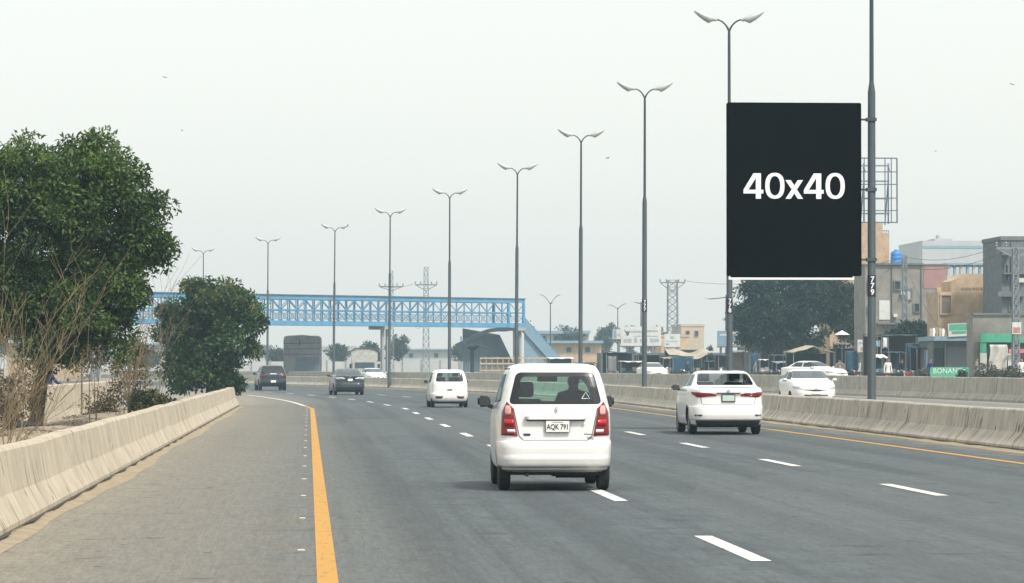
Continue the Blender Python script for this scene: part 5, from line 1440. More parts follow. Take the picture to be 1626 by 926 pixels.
# peach building with steps in its roof line
r = bldg('sand_building', 'sand coloured building with stepped roof and one dark window', 1490, 1590, 462, 222, 4, M_SAND)
Y = 222; ox = r.location.x
MB().prism([(Xa(a, Y) - ox, Za(b, Y) - GZ) for a, b in ((1511, 462.2), (1589, 462.2), (1589, 433), (1530, 433), (1524, 438), (1511, 445))], 0.02, 3.6).build('upper_storey', M_SAND, r)
window(r, 1495, 1510, 468, 497, mat('brown_blind', (0.17, 0.14, 0.11), 0.7), M_SAND)
b = MB()
for i in range(10): b.box(Xa(1528 + i * 6, Y) - ox, Xa(1531 + i * 6, Y) - ox, -0.05, 0.012, Za(457, Y) - GZ, Za(454, Y) - GZ)
b.build('brick_ornament', M_PEACH, r)
# framed terrace behind it and pale block far behind
r = bldg('terrace_building', 'pale open terrace with row of columns behind the sand building', 1503, 1582, 436, 300, 8, M_PALE)
for i in range(8): rect(r, 1506 + i * 10, 1509.5 + i * 10, 419, 436.2, M_SIGNB if i % 2 else M_PALE, 'column', 0.2, 0.4)
rect(r, 1502, 1583, 416, 419, M_SIGNB, 'roof_beam', 0.0, 6)
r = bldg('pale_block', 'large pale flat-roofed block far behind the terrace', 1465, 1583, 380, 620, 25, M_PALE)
rect(r, 1488, 1516, 376, 380, M_PALE, 'roof_room', 2, 8); rect(r, 1466, 1583, 388, 392, M_SIGNB, 'band', -0.1, 0.1)
rect(r, 1496, 1500, 370, 376, M_PALE, 'chimney', 4, 2)
# grey building with pink panel and water tank
r = bldg('cement_building', 'wide bare cement building with pink wall panel and blue tank on top', 1374, 1504, 420, 245, 5, M_CEMENT, parapet=0.12, slab=M_CEMENT2)
rect(r, 1467, 1502.5, 420.5, 457, M_PINKP, 'painted_panel', -0.03, 0.03)
rect(r, 1396, 1413, 476, 507, M_SIGNW, 'white_board', -0.06, 0.06)
window(r, 1440, 1447, 459, 474, M_PALE); window(r, 1475, 1479, 466, 473); rect(r, 1488, 1504, 455, 520, M_SAND, 'wall_strip', -0.04, 0.04)
rect(r, 1392, 1466, 416, 419, M_CEMENT2, 'roof_edge', -0.2, 0.3)
fittings(r, [('win', 1421, 1429, 446, 458), ('win', 1452, 1459, 482, 494), ('ac', 1430, 1436, 462, 467), ('ac', 1418, 1424, 498, 503), ('pipe', 1416, 0, 421, 525), ('pipe', 1463, 0, 421, 525), ('ledge', 1392, 1466, 512, 514.5), ('win', 1379, 1388, 446, 460), ('win', 1379, 1388, 486, 500), ('sign', 1424, 1446, 514, 524)])
Yt = 249; tz = Za(416, 245)
tk_ = thing('water_tank', 'bright blue plastic water tank on the cement building roof', 'water tank', (Xa(1423.5, Yt), Yt, tz))
MB().lathe([(0, 0.40), (0.04, 0.42), (0.3, 0.42), (0.32, 0.405), (0.36, 0.42), (0.62, 0.42), (0.64, 0.405), (0.68, 0.42), (0.86, 0.4), (0.98, 0.3), (1.02, 0.16)], 'z', 24).build('drum', M_TANK, tk_, True)
MB().lathe([(1.0, 0.17), (1.08, 0.16), (1.1, 0.1)], 'z', 16).build('lid', M_TANK, tk_, True)
st = thing('roof_stub', 'short rusty column stub on the roof beside the blue tank', 'column stub', (Xa(1436, Yt), Yt, tz))
MB().box(-0.1, 0.1, -0.1, 0.1, 0, 0.35).build('stub', M_CEMENT2, st); bb_ = MB()
for q in ((-.07, -.07), (.07, -.07), (.07, .07)): bb_.beam((q[0], q[1], 0.35), (q[0] + 0.03, q[1], 0.6), 0.03)
bb_.build('rebar', M_STEEL, st)
# peach tower behind the board
r = bldg('peach_tower', 'peach painted tower block partly hidden behind the black board', 1318, 1402, 352, 275, 6, M_PEACH)
window(r, 1357, 1361, 390, 400)
Y = 275; ox = r.location.x
MB().box(Xa(1402, Y) - ox, Xa(1413.5, Y) - ox, 0.3, 5, -0.3, Za(368, Y) - GZ).build('side_wing', M_PEACH, r)
rl = MB()
for k in range(4): rl.beam((Xa(1402 + k * 3.7, Y) - ox, 0.4, Za(368, Y) - GZ), (Xa(1402 + k * 3.7, Y) - ox, 0.4, Za(364, Y) - GZ), 0.05)
rl.beam((Xa(1402, Y) - ox, 0.4, Za(364, Y) - GZ), (Xa(1413.5, Y) - ox, 0.4, Za(364, Y) - GZ), 0.06); rl.build('roof_railing', M_STEEL, r)
# empty hoarding frame on its roof
Yh = 276
hd = thing('hoarding_frame', 'empty steel hoarding grid on the peach roof, right of the black board', 'hoarding', (Xa(1370, Yh), Yh, Za(352, 275)))
oz = Za(352, 275); ox = Xa(1370, Yh)
M_HOARD = mat('grey_hoarding_steel', (0.1, 0.13, 0.16), 0.6, 0.2)
xs = [1280, 1298, 1316, 1334, 1352, 1373, 1389, 1406, 1416, 1425]
for x in xs: MB().beam((Xa(x, Yh) - ox, 0, 0.05 if x > 1400 else 0.0), (Xa(x, Yh) - ox, 0, Za(248, Yh) - oz), 0.11 if x in (1280, 1425) else 0.075).build('upright', M_HOARD, hd)
for y_ in (248, 270, 290, 312, 332, 351): MB().beam((Xa(1280, Yh) - ox, 0, Za(y_, Yh) - oz), (Xa(1425, Yh) - ox, 0, Za(y_, Yh) - oz), 0.1 if y_ in (248, 351) else 0.075).build('rail', M_HOARD, hd)
for y_ in (259, 284, 312, 336): MB().beam((Xa(1285, Yh) - ox, 0.9, Za(y_, Yh) - oz), (Xa(1416, Yh) - ox, 0.9, Za(y_, Yh) - oz), 0.13).build('back_rail', M_SIGNB, hd)
sc_ = MB()
for x in (1290, 1330, 1375, 1414):
    sc_.beam((Xa(x, Yh) - ox, 0.9, 0), (Xa(x, Yh) - ox, 0.9, Za(255, Yh) - oz), 0.1); sc_.beam((Xa(x, Yh) - ox, 2.6, 0.0), (Xa(x, Yh) - ox, 0.9, Za(284, Yh) - oz), 0.09); sc_.beam((Xa(x, Yh) - ox, 0, Za(270, Yh) - oz), (Xa(x, Yh) - ox, 0.9, Za(259, Yh) - oz), 0.06)
sc_.build('back_struts', M_HOARD, hd)

# shops ---------------------------------------------------------------
r = bldg('shutter_shop', 'dark fronted shop with grey roller shutter and flat roof slab', 1482, 1556, 541, 214, 6, M_CEMENT2, 'shop', group='roadside shops')
rect(r, 1478, 1558, 534, 541, M_SIGNB, 'roof_slab', -1.3, 6)
Y = 214; ox = r.location.x
sl = rect(r, 1503, 1546, 550, 584, M_SHUT, 'shutter', -0.05, 0.05)
rb = MB()
for i in range(11): rb.box(Xa(1503.5, Y) - ox, Xa(1545.5, Y) - ox, -0.075, -0.052, Za(583.5 - i * 3, Y) - GZ, Za(582 - i * 3, Y) - GZ)
rb.build('shutter_slats', M_SHUT, sl)
for (a, b_) in ((1483, 1490), (1491, 1499)): rect(r, a, b_, 552, 590, M_DKWIN, 'door', -0.04, 0.04)
rect(r, 1546, 1550, 545, 590, M_CEMENT, 'pilaster', -0.12, 0.12); rect(r, 1499.5, 1502, 545, 590, M_CEMENT, 'pilaster', -0.12, 0.12)
sg = thing('shop_sign', 'tilted green and white shop sign on the shutter shop roof', 'sign', (Xa(1525, 213), 212.6, Za(534, 213)))
sg.rotation_euler = (0, R_(-3), 0)
MB().box(-0.82, 0.82, 0, 0.06, 0.02, 0.84).build('panel', M_SIGNW, sg); MB().box(-0.74, 0.78, -0.02, -0.003, 0.42, 0.8).build('green_print', M_GREENL, sg); MB().box(-0.6, 0.3, -0.022, -0.003, 0.2, 0.36).build('green_print', M_GREENP, sg)
MB().beam((-0.5, 0.06, 0.6), (-0.5, 0.7, -0.05), 0.05).build('strut', M_STEEL, sg); MB().beam((0.5, 0.06, 0.6), (0.5, 0.7, -0.05), 0.05).build('strut', M_STEEL, sg)
bn = thing('cloth_roll', 'striped cream cloth rolls heaped on the shop roof beside the sign', 'cloth', (Xa(1490, 213), 212.8, Za(534, 213)))
for i in range(6): MB().tube([(-0.55 + i * 0.2, 0, 0.0), (-0.5 + i * 0.2, 0.05, 0.35), (-0.52 + i * 0.2, 0.1, 0.55 - 0.04 * abs(i - 2))], [0.09, 0.11, 0.08], 8).build('roll', [M_CLOTHT, C_WHITE, M_WOOD][i % 3], bn, True)
# green shop
r = bldg('green_shop', 'green painted shopfront with white banner at the right edge', 1557, 1660, 543, 206, 0.55, M_DKWIN, 'shop', group='roadside shops')
rect(r, 1556, 1606.5, 529, 543.3, M_GREENP, 'fascia', -0.25, 0.5); rect(r, 1608, 1660, 533, 544, M_GREENL, 'fascia', -0.2, 0.4); rect(r, 1556, 1565.5, 543.6, 560, M_GREENP, 'pillar', -0.2, 0.2); rect(r, 1556, 1566, 560.2, 598, M_SIGNW, 'pillar_base', -0.2, 0.2)
Y = 206; ox = r.location.x
def ban(u, v):
    x = Xa(1569 + 28 * u, Y) - ox; z = Za(547 + 42 * v, Y) - GZ
    return (x + 0.05 * math.sin(v * 6), -0.45 + 0.12 * math.sin(u * 9 + v * 2), z)
solid(MB().sheet(ban, 16, 10).build('banner_sheet', mat('dirty_white_sheet', (0.5, 0.48, 0.44), 0.9, var=0.15), r, True), 0.02)
rect(r, 1598, 1626, 554, 560.5, mat('pink_print', (0.5, 0.16, 0.17), 0.7, var=0.3, vscale=8), 'awning_strip', -0.8, 0.06); rect(r, 1618, 1660, 556, 565, mat('dark_red_print', (0.2, 0.02, 0.03), 0.7), 'awning_strip', -0.72, 0.06)
rect(r, 1598, 1606, 561, 590, M_SIGNW, 'side_board', -0.5, 0.05)
pb = thing('pole_sign', 'small cream and red sign hung on the right-hand power pole', 'sign', (Xa(1613, 203), 203, GZ))
MB().box(-0.27, 0.27, -0.33, -0.27, Za(530, 203) - GZ, Za(511, 203) - GZ).build('panel', M_SIGNW, pb)
MB().box(-0.22, 0.2, -0.345, -0.332, Za(528, 203) - GZ, Za(519, 203) - GZ).build('red_print', mat('faded_red_print', (0.4, 0.2, 0.18), 0.7, var=0.3, vscale=6), pb)
MB().box(-0.06, 0.06, -0.27, -0.2, Za(518, 203) - GZ, Za(512, 203) - GZ).build('bracket', M_STEEL, pb)
lattice('lattice power pole with long cross arm before the right-edge grey building', 1613, 391, 203.2, 0.42, 0.3, [(392, 1.15, 0.6)], gz=GZ, leg=0.05, seg=14)
lattice('slim lattice power pole before the wide bare cement building', 1437, 404, 238, 0.4, 0.25, [], gz=GZ, leg=0.06, seg=14)
# green board with letters, standing behind the far barrier
gb = thing('green_signboard', 'low green board with pale faded letters standing behind the far barrier', 'sign', (Xa(1508, 190), 190, GZ))
def gz_(py): return Za(py, 190) - GZ
MB().prism(rounded([(Xa(1477, 190) - gb.location.x, gz_(599)), (Xa(1539, 190) - gb.location.x, gz_(599)), (Xa(1539, 190) - gb.location.x, gz_(583)), (Xa(1477, 190) - gb.location.x, gz_(583))], 0.12), 0, 0.05).build('panel', M_GREENL, gb)
text('lettering', 'BONANZA', 0.42, mat('pale_mint_letters', (0.55, 0.74, 0.64), 0.7), gb, (0, -0.012, gz_(589.5)), ext=0.004).scale = (0.92, 1, 1)
for sx in (-0.8, 0.8): MB().box(sx - 0.03, sx + 0.03, 0.06, 0.12, 0, 0.5).build('post', M_STEEL, gb)

# canopies and stalls ---------------------------------------------------
def stall(label, x0, x1, ytop, Y, m, depth=3.0, sag=0.12, tilt=0.25, back=M_CLOTHD, name='market_stall', goods=True, ridge=0.0, seed=1, post=M_STEEL):
    X0, X1 = Xa(x0, Y), Xa(x1, Y); Z = Za(ytop, Y) - GZ; w_ = (X1 - X0) / 2
    r = thing(name, label, 'stall', ((X0 + X1) / 2, Y, GZ), 0, 'market stalls along the far verge'); rr = random.Random(seed)
    ph = rr.uniform(0, 6)
    def top(u, v):
        z = Z - tilt * (1 - v) - sag * 4 * u * (1 - u) * (0.6 + 0.4 * math.sin(ph + u * 7)) + ridge * (1 - abs(2 * u - 1)) - 0.04 * math.sin(u * 14 + ph) * (1 - v)
        return (-w_ + 2 * w_ * u, depth * v, z)
    solid(MB().sheet(top, 18, 6).build('canopy', m, r, True), 0.04)
    for (sx, v) in ((-1, 0), (1, 0), (-1, 1), (1, 1)):
        MB().beam((sx * (w_ - 0.06), 0.1 + (depth - 0.2) * v, -0.05), (sx * (w_ - 0.06), 0.1 + (depth - 0.2) * v, Z - tilt * (1 - v) - 0.03), 0.06).build('post', post, r)
    if back: MB().box(-w_ + 0.05, w_ - 0.05, depth - 0.08, depth - 0.03, 0.0, Z - 0.15).build('shade_back', back, r)  # dark sheet added to stand for the shade inside the stall
    if goods:
        ct = MB().box(-w_ + 0.2, w_ - 0.2, 0.4, 1.2, 0, 0.85).build('counter', M_WOOD if rr.random() < .4 else M_CLOTHD, r)
        n = max(2, int(w_ * 2 / 0.45))
        for i in range(n):
            h_ = rr.uniform(0.12, 0.4); xx = -w_ + 0.35 + (2 * w_ - 0.7) * i / max(1, n - 1)
            bev(MB().box(xx - 0.16, xx + 0.16, 0.5, 1.0, 0.852, 0.85 + h_).build('goods', rr.choice([C_WHITE, C_GREY, M_CLOTHT, C_DARK, M_SIGNB, C_TAN]), r), 0.03, 1)
    return r
stall('long dark canopy shading the shops left of the roller shutter', 1392, 1481, 529, 226, M_CLOTHD, 6, 0.05, 0.1, M_DKWIN, seed=2)
stall('low stall with pale cloth roof right of the nearest lamp pole', 1388, 1410, 562, 218, C_WHITE, 2, 0.03, 0.2, M_CLOTHD, seed=3)
stall('blue market stall under the long dark canopy', 1412, 1440, 557, 222, M_CLOTHD, 2.5, 0.05, 0.1, M_CLOTHD, seed=4)
stall('ridged beige tent above the sideways white sedan', 1259, 1326, 558, 246, M_CLOTHT, 4, 0.08, 0.1, M_CLOTHD, ridge=0.55, seed=5)
stall('dark stall left of the nearest lamp pole under the big tree', 1326, 1378, 550, 252, M_CLOTHD, 3, 0.1, 0.1, M_DKWIN, seed=6)
stall('small stall with thin white roof beneath the big tree', 1206, 1227, 570, 262, C_WHITE, 2, 0.02, 0.05, M_CLOTHD, seed=7)
stall('grey kiosk with pale roof beside the lamp pole behind the board', 1162, 1190, 556, 268, M_SIGNW, 3, 0.0, 0.1, M_CEMENT, seed=8)
stall('shady stall under the left part of the big tree', 1228, 1258, 562, 258, M_CLOTHD, 3, 0.06, 0.1, M_DKWIN, seed=18)
stall('wide dark blue canopy left of the bird signboard legs', 962, 1012, 557, 290, M_CLOTHD, 4, 0.12, 0.1, M_CLOTHD, seed=9)
stall('stall with white awning edge behind the parked white sedan', 985, 1024, 573, 280, C_WHITE, 2, 0.02, 0.05, M_DKWIN, seed=10)
stall('dark canopy right of the parked white sedan below the signboard', 1013, 1062, 561, 295, M_CLOTHD, 4, 0.1, 0.1, M_CLOTHD, seed=11)
stall('sagging beige tarpaulin shelter below the lattice pylon', 1062, 1124, 552, 285, M_CLOTHT, 4, 0.45, 0.55, M_CLOTHD, seed=12)
stall('dark stall with crates left of the white sedan roof', 1124, 1160, 572, 280, M_CLOTHD, 3, 0.1, 0.1, M_DKWIN, seed=13)
stall('white covered stall seen just above the tall hatchback roof', 872, 912, 567, 330, C_WHITE, 3, 0.06, 0.1, M_CLOTHD, seed=14)
stall('dark low stall right of the tall hatchback roof', 915, 948, 575, 325, M_CLOTHD, 3, 0.06, 0.1, M_DKWIN, seed=15)
# sunshade
um = thing('parasol', 'white market umbrella under the big tree left of the nearest lamp', 'umbrella', (Xa(1337, 240), 240, GZ))
zt_ = Za(524, 240) - GZ; zb_ = Za(531, 240) - GZ
n = 8; uv_ = MB(); uv_.v = [(0, 0, zt_)] + [(0.56 * math.cos(2 * math.pi * k / n), 0.56 * math.sin(2 * math.pi * k / n), zb_) for k in range(n)]; uv_.f = [(0, k + 1, (k + 1) % n + 1) for k in range(n)]
solid(uv_.build('canopy', C_WHITE, um), 0.02); MB().lathe([(-0.02, 0.025), (zt_ - 0.03, 0.02)], 'z', 8).build('pole', M_STEEL, um)
for k in range(n): MB().beam((0, 0, zt_ - 0.04), (0.55 * math.cos(2 * math.pi * k / n), 0.55 * math.sin(2 * math.pi * k / n), zb_ - 0.03), 0.012).build('rib', M_STEEL, um)

# signboards
def board(label, x0, x1, y0, y1, Y, m, legs, prints=(), name='signboard', gz=GZ):
    X0, X1 = Xa(x0, Y), Xa(x1, Y); c_ = (X0 + X1) / 2
    r = thing(name, label, 'sign', (c_, Y, gz), 0, 'signs along the far verge')
    MB().box(X0 - c_, X1 - c_, 0, 0.12, Za(y1, Y) - gz, Za(y0, Y) - gz).build('panel', m, r)
    MB().box(X0 - c_ - 0.05, X1 - c_ + 0.05, 0.02, 0.1, Za(y1, Y) - gz - 0.09, Za(y1, Y) - gz - 0.002).build('lower_frame', M_STEEL, r)
    for x in legs: MB().box(Xa(x, Y) - c_ - 0.09, Xa(x, Y) - c_ + 0.09, 0.13, 0.3, -0.2, Za(y0, Y) - gz - 0.1).build('leg', M_STEEL, r)
    for (a, b_, p, q, pm) in prints: MB().box(Xa(a, Y) - c_, Xa(b_, Y) - c_, -0.012, -0.003, Za(q, Y) - gz, Za(p, Y) - gz).build('print', pm, r)
    return r, c_
M_PRD = mat('dark_print', (0.1, 0.12, 0.14), 0.7)
Ys = 310
r, c_ = board('wide white signboard on two legs with dark bird emblem', 986, 1050, 518, 549, Ys, M_SIGNW, (996, 1040),
              [(1001, 1021, 525, 528, M_PRT), (1025, 1045, 524, 527, M_PRT), (1006, 1045, 533, 534.5, M_PRT), (1007, 1012, 536, 544, M_PRT), (990, 1003, 538, 544, M_PRT), (1032, 1037, 537, 544, M_PRT), (1038, 1046, 538, 543, M_PRT), (1016, 1028, 538, 543, M_PRT)])
bd_ = [(990.5, 522.5), (994, 525.5), (996, 526.5), (996.4, 524.2), (997.4, 526.8), (1001, 524.5), (999.5, 528.5), (997.6, 533), (995.2, 533), (994, 529.5)]
MB().prism([(Xa(a, Ys) - c_, Za(b_, Ys) - GZ) for a, b_ in bd_][::-1], -0.02, -0.003).build('bird_emblem', M_PRD, r)
board('small blue and white sign on one post left of the bird signboard', 973, 985.5, 523, 538, 305, M_SIGNW, (983,), [(974, 979, 524, 537, M_SIGNB), (980, 985, 530, 534, M_PRT)])
board('pale signboard with faded print right of the bird signboard', 1055, 1080, 530, 551, 318, M_SIGNW, (1060, 1076), [(1064, 1070, 534, 538, M_PRT), (1058, 1076, 541, 542.5, M_PRT), (1057, 1063, 545, 548, M_PRT)])
board('blue and white signboard left of the big tree', 1139, 1184, 525, 550, 282, M_SIGNB, (1145, 1178), [(1162, 1172, 527, 534, M_SIGNW), (1162, 1180, 540, 547, M_SIGNW), (1143, 1158, 530, 533, M_SIGNW)])
board('pale square sign left of the nearest lamp pole', 1362, 1378, 539, 559, 236, M_SIGNW, (1370,), [(1364, 1376, 543, 546, M_PRT), (1366, 1375, 551, 557, mat('reddish_print', (0.42, 0.3, 0.26), 0.8))])

r = bldg('shop_row', 'dark low row of shops behind the stalls under the big tree', 1186, 1384, 541, 284, 5, M_CEMENT2, 'shop', group='roadside shops')
rect(r, 1184, 1386, 537, 541.2, M_CEMENT2, 'roof_slab', -1.2, 5)
for i in range(10): rect(r, 1190 + i * 19.2, 1204 + i * 19.2, 549, 592, M_DKWIN if i % 3 else M_SHUT, 'shopfront', -0.05, 0.05)
for i in range(10): rect(r, 1189 + i * 19.2, 1205 + i * 19.2, 543, 548, [M_SIGNB, M_CLOTHD, M_PINKP, M_CLOTHD, M_GREENP][i % 5], 'name_board', -0.12, 0.1)
r = bldg('shop_row', 'dark low sheds behind the stalls left of the blue signboard', 955, 1160, 560, 322, 5, M_CEMENT2, 'shop', group='roadside shops')
for i in range(8): rect(r, 960 + i * 24, 978 + i * 24, 567, 592, M_DKWIN, 'shopfront', -0.05, 0.05)
# motorcycles -----------------------------------------------------------
def motorcycle(label, px, Y, rz, tank, gz=GZ, group='motorcycles parked on the far verge'):
    r = thing('motorcycle', label, 'motorcycle', (Xa(px, Y), Y, gz), rz, group)
    for y in (-0.62, 0.62):
        w_ = MB().lathe([(-0.035, 0.25), (-0.045, 0.28), (-0.03, 0.31), (0.03, 0.31), (0.045, 0.28), (0.035, 0.25)], 'x', 20, (0, y, 0.31)).build('wheel', M_TYRE, r, True)
        MB().lathe([(-0.04, 0.05), (0.04, 0.05)], 'x', 10, (0, y, 0.31)).build('hub', M_RIM, w_)
    MB().tube([(0, -0.62, 0.31), (0, -0.5, 0.62), (0, -0.38, 0.95)], 0.035, 6).build('fork', M_CHROME, r)
    MB().tube([(0, 0.62, 0.31), (0, 0.1, 0.36), (0, -0.3, 0.55), (0, -0.38, 0.85), (0, 0.2, 0.7), (0, 0.62, 0.62)], 0.03, 6).build('frame', M_TRIM, r)
    bev(MB().box(-0.12, 0.12, -0.35, 0.1, 0.68, 0.9).build('tank', tank, r), 0.06, 3)
    bev(MB().box(-0.12, 0.12, 0.1, 0.78, 0.72, 0.83).build('seat', M_TRIM, r), 0.03, 2)
    MB().tube([(-0.34, -0.28, 1.02), (-0.12, -0.38, 0.98), (0.12, -0.38, 0.98), (0.34, -0.28, 1.02)], 0.02, 6).build('handlebar', M_CHROME, r)
    MB().lathe([(-0.52, 0.05), (-0.5, 0.09), (-0.4, 0.07)], 'y', 12, (0, 0, 0.9)).build('headlight', M_HEAD, r, True)
    bev(MB().box(-0.13, 0.13, -0.15, 0.2, 0.3, 0.6).build('engine', M_STEEL, r), 0.03, 1)
    MB().box(-0.06, 0.06, 0.35, 0.92, 0.6, 0.64).build('rear_mudguard', M_TRIM, r)
    for sx in (-1, 1): MB().lathe([(-0.01, 0.05), (0.01, 0.05)], 'y', 10, (sx * 0.38, -0.3, 1.14)).build('mirror', M_TRIM, r)
    return r
M_TKR = mat('red_tank', (0.3, 0.02, 0.02), 0.3, coat=0.5); M_TKB = mat('black_tank', (0.012, 0.012, 0.014), 0.3, coat=0.5)
motorcycle('motorcycle nearest the right edge before the green shop', 1618, 198, 1.2, M_TKB)
motorcycle('motorcycle left of the right-edge one before the white banner', 1604, 199, 1.0, M_TKR)
motorcycle('motorcycle parked below the pale low stall roof', 1404, 212, 1.5, M_TKR)
motorcycle('motorcycle parked before the long dark canopy', 1452, 208, 1.3, M_TKB)
motorcycle('motorcycle under the big tree left of the sideways sedan', 1215, 250, 1.4, M_TKB)
motorcycle('motorcycle parked between the nearest lamp and the round stall frame', 1346, 228, 1.6, M_TKB)
def at_market(label, pose, px, Y, rz, a, b_, z=GZ): return person(label, pose, (Xa(px, Y), Y, z), rz, a, b_, 1.0)
at_market('person in white standing right of the nearest lamp pole', 'stand', 1410, 209, 0.3, C_WHITE, C_TAN)
at_market('person in dark clothes standing before the long dark canopy', 'stand', 1432, 218, 2.0, C_DARK, C_GREY)
at_market('person in grey standing at the small white roofed stall', 'walk', 1200, 256, 1.4, C_GREY, C_GREY)
at_market('person in tan clothes by the dark stall left of nearest lamp', 'stand', 1333, 240, 0.2, C_TAN, C_TAN)
at_market('person in pale clothes near the right-edge motorcycles', 'stand', 1622, 201, 0.1, C_WHITE, C_DARK)
at_market('person in tan standing right of the bird signboard leg', 'stand', 1051, 282, 0.1, C_TAN, C_TAN)
at_market('person in dark clothes walking near the sagging tarpaulin', 'walk', 1092, 276, 1.5, C_DARK, C_GREY)
# round stack beside it
tyr = thing('tyre_stack', 'upright ring of pale tyres beside the tent and umbrella', 'tyres', (Xa(1334, 232), 232, GZ))
MB().tube([(0.3 * math.cos(t), 0, 1.15 + 0.3 * math.sin(t)) for t in np.linspace(0, 2 * math.pi, 21)], 0.09, 8, False).build('tyre', C_GREY, tyr, True)
MB().tube([(0.3 * math.cos(t), 0.1, 0.5 + 0.3 * math.sin(t)) for t in np.linspace(0, 2 * math.pi, 21)], 0.1, 8, False).build('tyre', M_TYRE, tyr, True)
MB().box(-0.35, 0.35, 0.0, 0.3, 0, 0.82).build('crate', M_WOOD, tyr)

# more stalls, parked scooters and boards crowding the verge
for k, (lb, a, b_, yt, Y, m_) in enumerate((
    ('dark blue stall filling the gap left of the shop doors', 1455, 1481, 549, 216, M_CLOTHD), ('brown roofed stall right below the white wall board', 1410, 1432, 543, 232, M_WOOD),
    ('slate stall right behind the white umbrella', 1330, 1352, 543, 258, M_CEMENT2), ('blue stall between the ridged tent and small white roof', 1232, 1256, 573, 250, M_SIGNB),
    ('dark stall at the foot of the blue and white signboard', 1140, 1164, 562, 276, M_CLOTHD), ('dark shed roof behind the sagging tarpaulin on its right', 1104, 1130, 560, 300, M_CEMENT2),
    ('tan roofed stall right of the parked white sedan', 1052, 1070, 566, 278, M_WOOD))):
    stall(lb, a, b_, yt, Y, m_, 2.6, 0.05, 0.12, M_DKWIN, seed=40 + k)
for k, (lb, px, Y, tk3) in enumerate((('motorcycle in the row right of the person in white', 1424, 205, M_TKB), ('motorcycle farther along the row before the canopy', 1438, 206, M_TKR), ('motorcycle parked left of the green signboard', 1470, 200, M_TKB),
                                    ('motorcycle parked below the dark stall left of nearest lamp', 1358, 230, M_TKR), ('motorcycle parked at the small white roofed stall', 1228, 246, M_TKB), ('motorcycle parked right of the white banner', 1590, 200, M_TKB), ('motorcycle parked before the sagging tarpaulin', 1078, 268, M_TKB))):
    motorcycle(lb, px, Y, 1.2 + 0.13 * k, tk3)
# motorcyclist behind the left wall
mc = motorcycle('motorcycle with rider on the service road behind the left wall', 84, 112, 2.6, M_TKB, 0.0, 'vehicles on the left service road')
person('motorcycle rider in navy blue behind the left wall', 'ride', (mc.location.x - 0.12, mc.location.y - 0.2, -0.06), 2.6, C_BLUE, C_DARK, 0.92, 'people at the roadside')

# clutter round the shops ---------------------------------------------------
def hung(label, px0, px1, py0, py1, Y, m, seed):
    X0, X1 = Xa(px0, Y), Xa(px1, Y); c_ = (X0 + X1) / 2; za, zb = Za(py1, Y) - GZ, Za(py0, Y) - GZ
    r = thing('hanging_cloth', label, 'cloth', (c_, Y, GZ), 0, 'cloths and banners hung at the stalls'); ph = seed * 1.7
    def fn(u, v): return (X0 - c_ + (X1 - X0) * u, 0.07 * math.sin(u * 8 + ph) * (1 - 0.5 * v), za + (zb - za) * v - 0.04 * math.sin(u * 6 + ph) * (1 - v))
    solid(MB().sheet(fn, 10, 6).build('cloth', m, r, True), 0.015)
    MB().beam((X0 - c_ - 0.1, 0, zb + 0.02), (X1 - c_ + 0.1, 0, zb + 0.02), 0.04).build('rail', M_STEEL, r)
    for sx in (X0 - c_ - 0.08, X1 - c_ + 0.08): MB().beam((sx, 0.02, -0.05), (sx, 0.02, zb + 0.02), 0.04).build('post', M_STEEL, r)
    return r
C_SKY = mat('pale_blue_cloth', (0.3, 0.42, 0.5), 0.95); C_BLU2 = mat('deep_blue_cloth', (0.02, 0.07, 0.12), 0.95, var=0.2, vscale=3)
hung('white cloth hanging under the dark canopy edge right of the nearest lamp', 1402, 1409, 536, 552, 220, C_WHITE, 1)
hung('pale blue cloth hanging beside the white one under the canopy', 1391, 1397, 541, 550, 220, C_SKY, 2)
hung('deep blue cloth wall between the market stalls and roller shutter', 1441, 1470, 546, 590, 219, C_BLU2, 3)
hung('pale upright cloth strip left of the shop doors', 1470, 1474, 556, 588, 214, C_SKY, 4)
hung('deep blue cloth hung at the dark stall left of nearest lamp', 1344, 1362, 558, 590, 246, C_BLU2, 5)
hung('deep blue sheet hung below the sagging tarpaulin shelter', 1066, 1100, 566, 592, 279, C_BLU2, 6)
hung('small white cloth hung at the left edge of the ridged tent', 1246, 1252, 558, 566, 250, C_WHITE, 7)
hung('deep blue sheet hung under the trees left of the small white roof', 1192, 1204, 562, 590, 256, C_BLU2, 8)
hung('grey cloth hung between the dark sheds below the small post sign', 965, 978, 566, 592, 284, C_GREY, 9)
for (lb, a, q) in (('upper cable crossing before the sand building', (1588, 390), (1437, 408)), ('lower cable crossing before the sand building', (1594, 400), (1437, 425)), ('cable dropping from the slim pole to the shutter shop', (1437, 420), (1500, 530)), ('cable running left from the slim pole behind the nearest lamp', (1437, 410), (1330, 455))):
    wire(lb, [P(a[0], a[1], 205 if a[0] > 1500 else 238), P(q[0], q[1], 238 if q[0] == 1437 else (214 if q[0] == 1500 else 262))], 0.5, 0.014)
at_market('person in dark blue standing at the shop doors', 'stand', 1478, 210, 0.4, C_BLUE, C_DARK)
at_market('person in grey walking before the roller shutter', 'walk', 1551, 196, 1.5, C_GREY, C_DARK)
at_market('person in white seated low at the dark stall left of nearest lamp', 'walk', 1366, 238, -1.4, C_WHITE, C_WHITE)
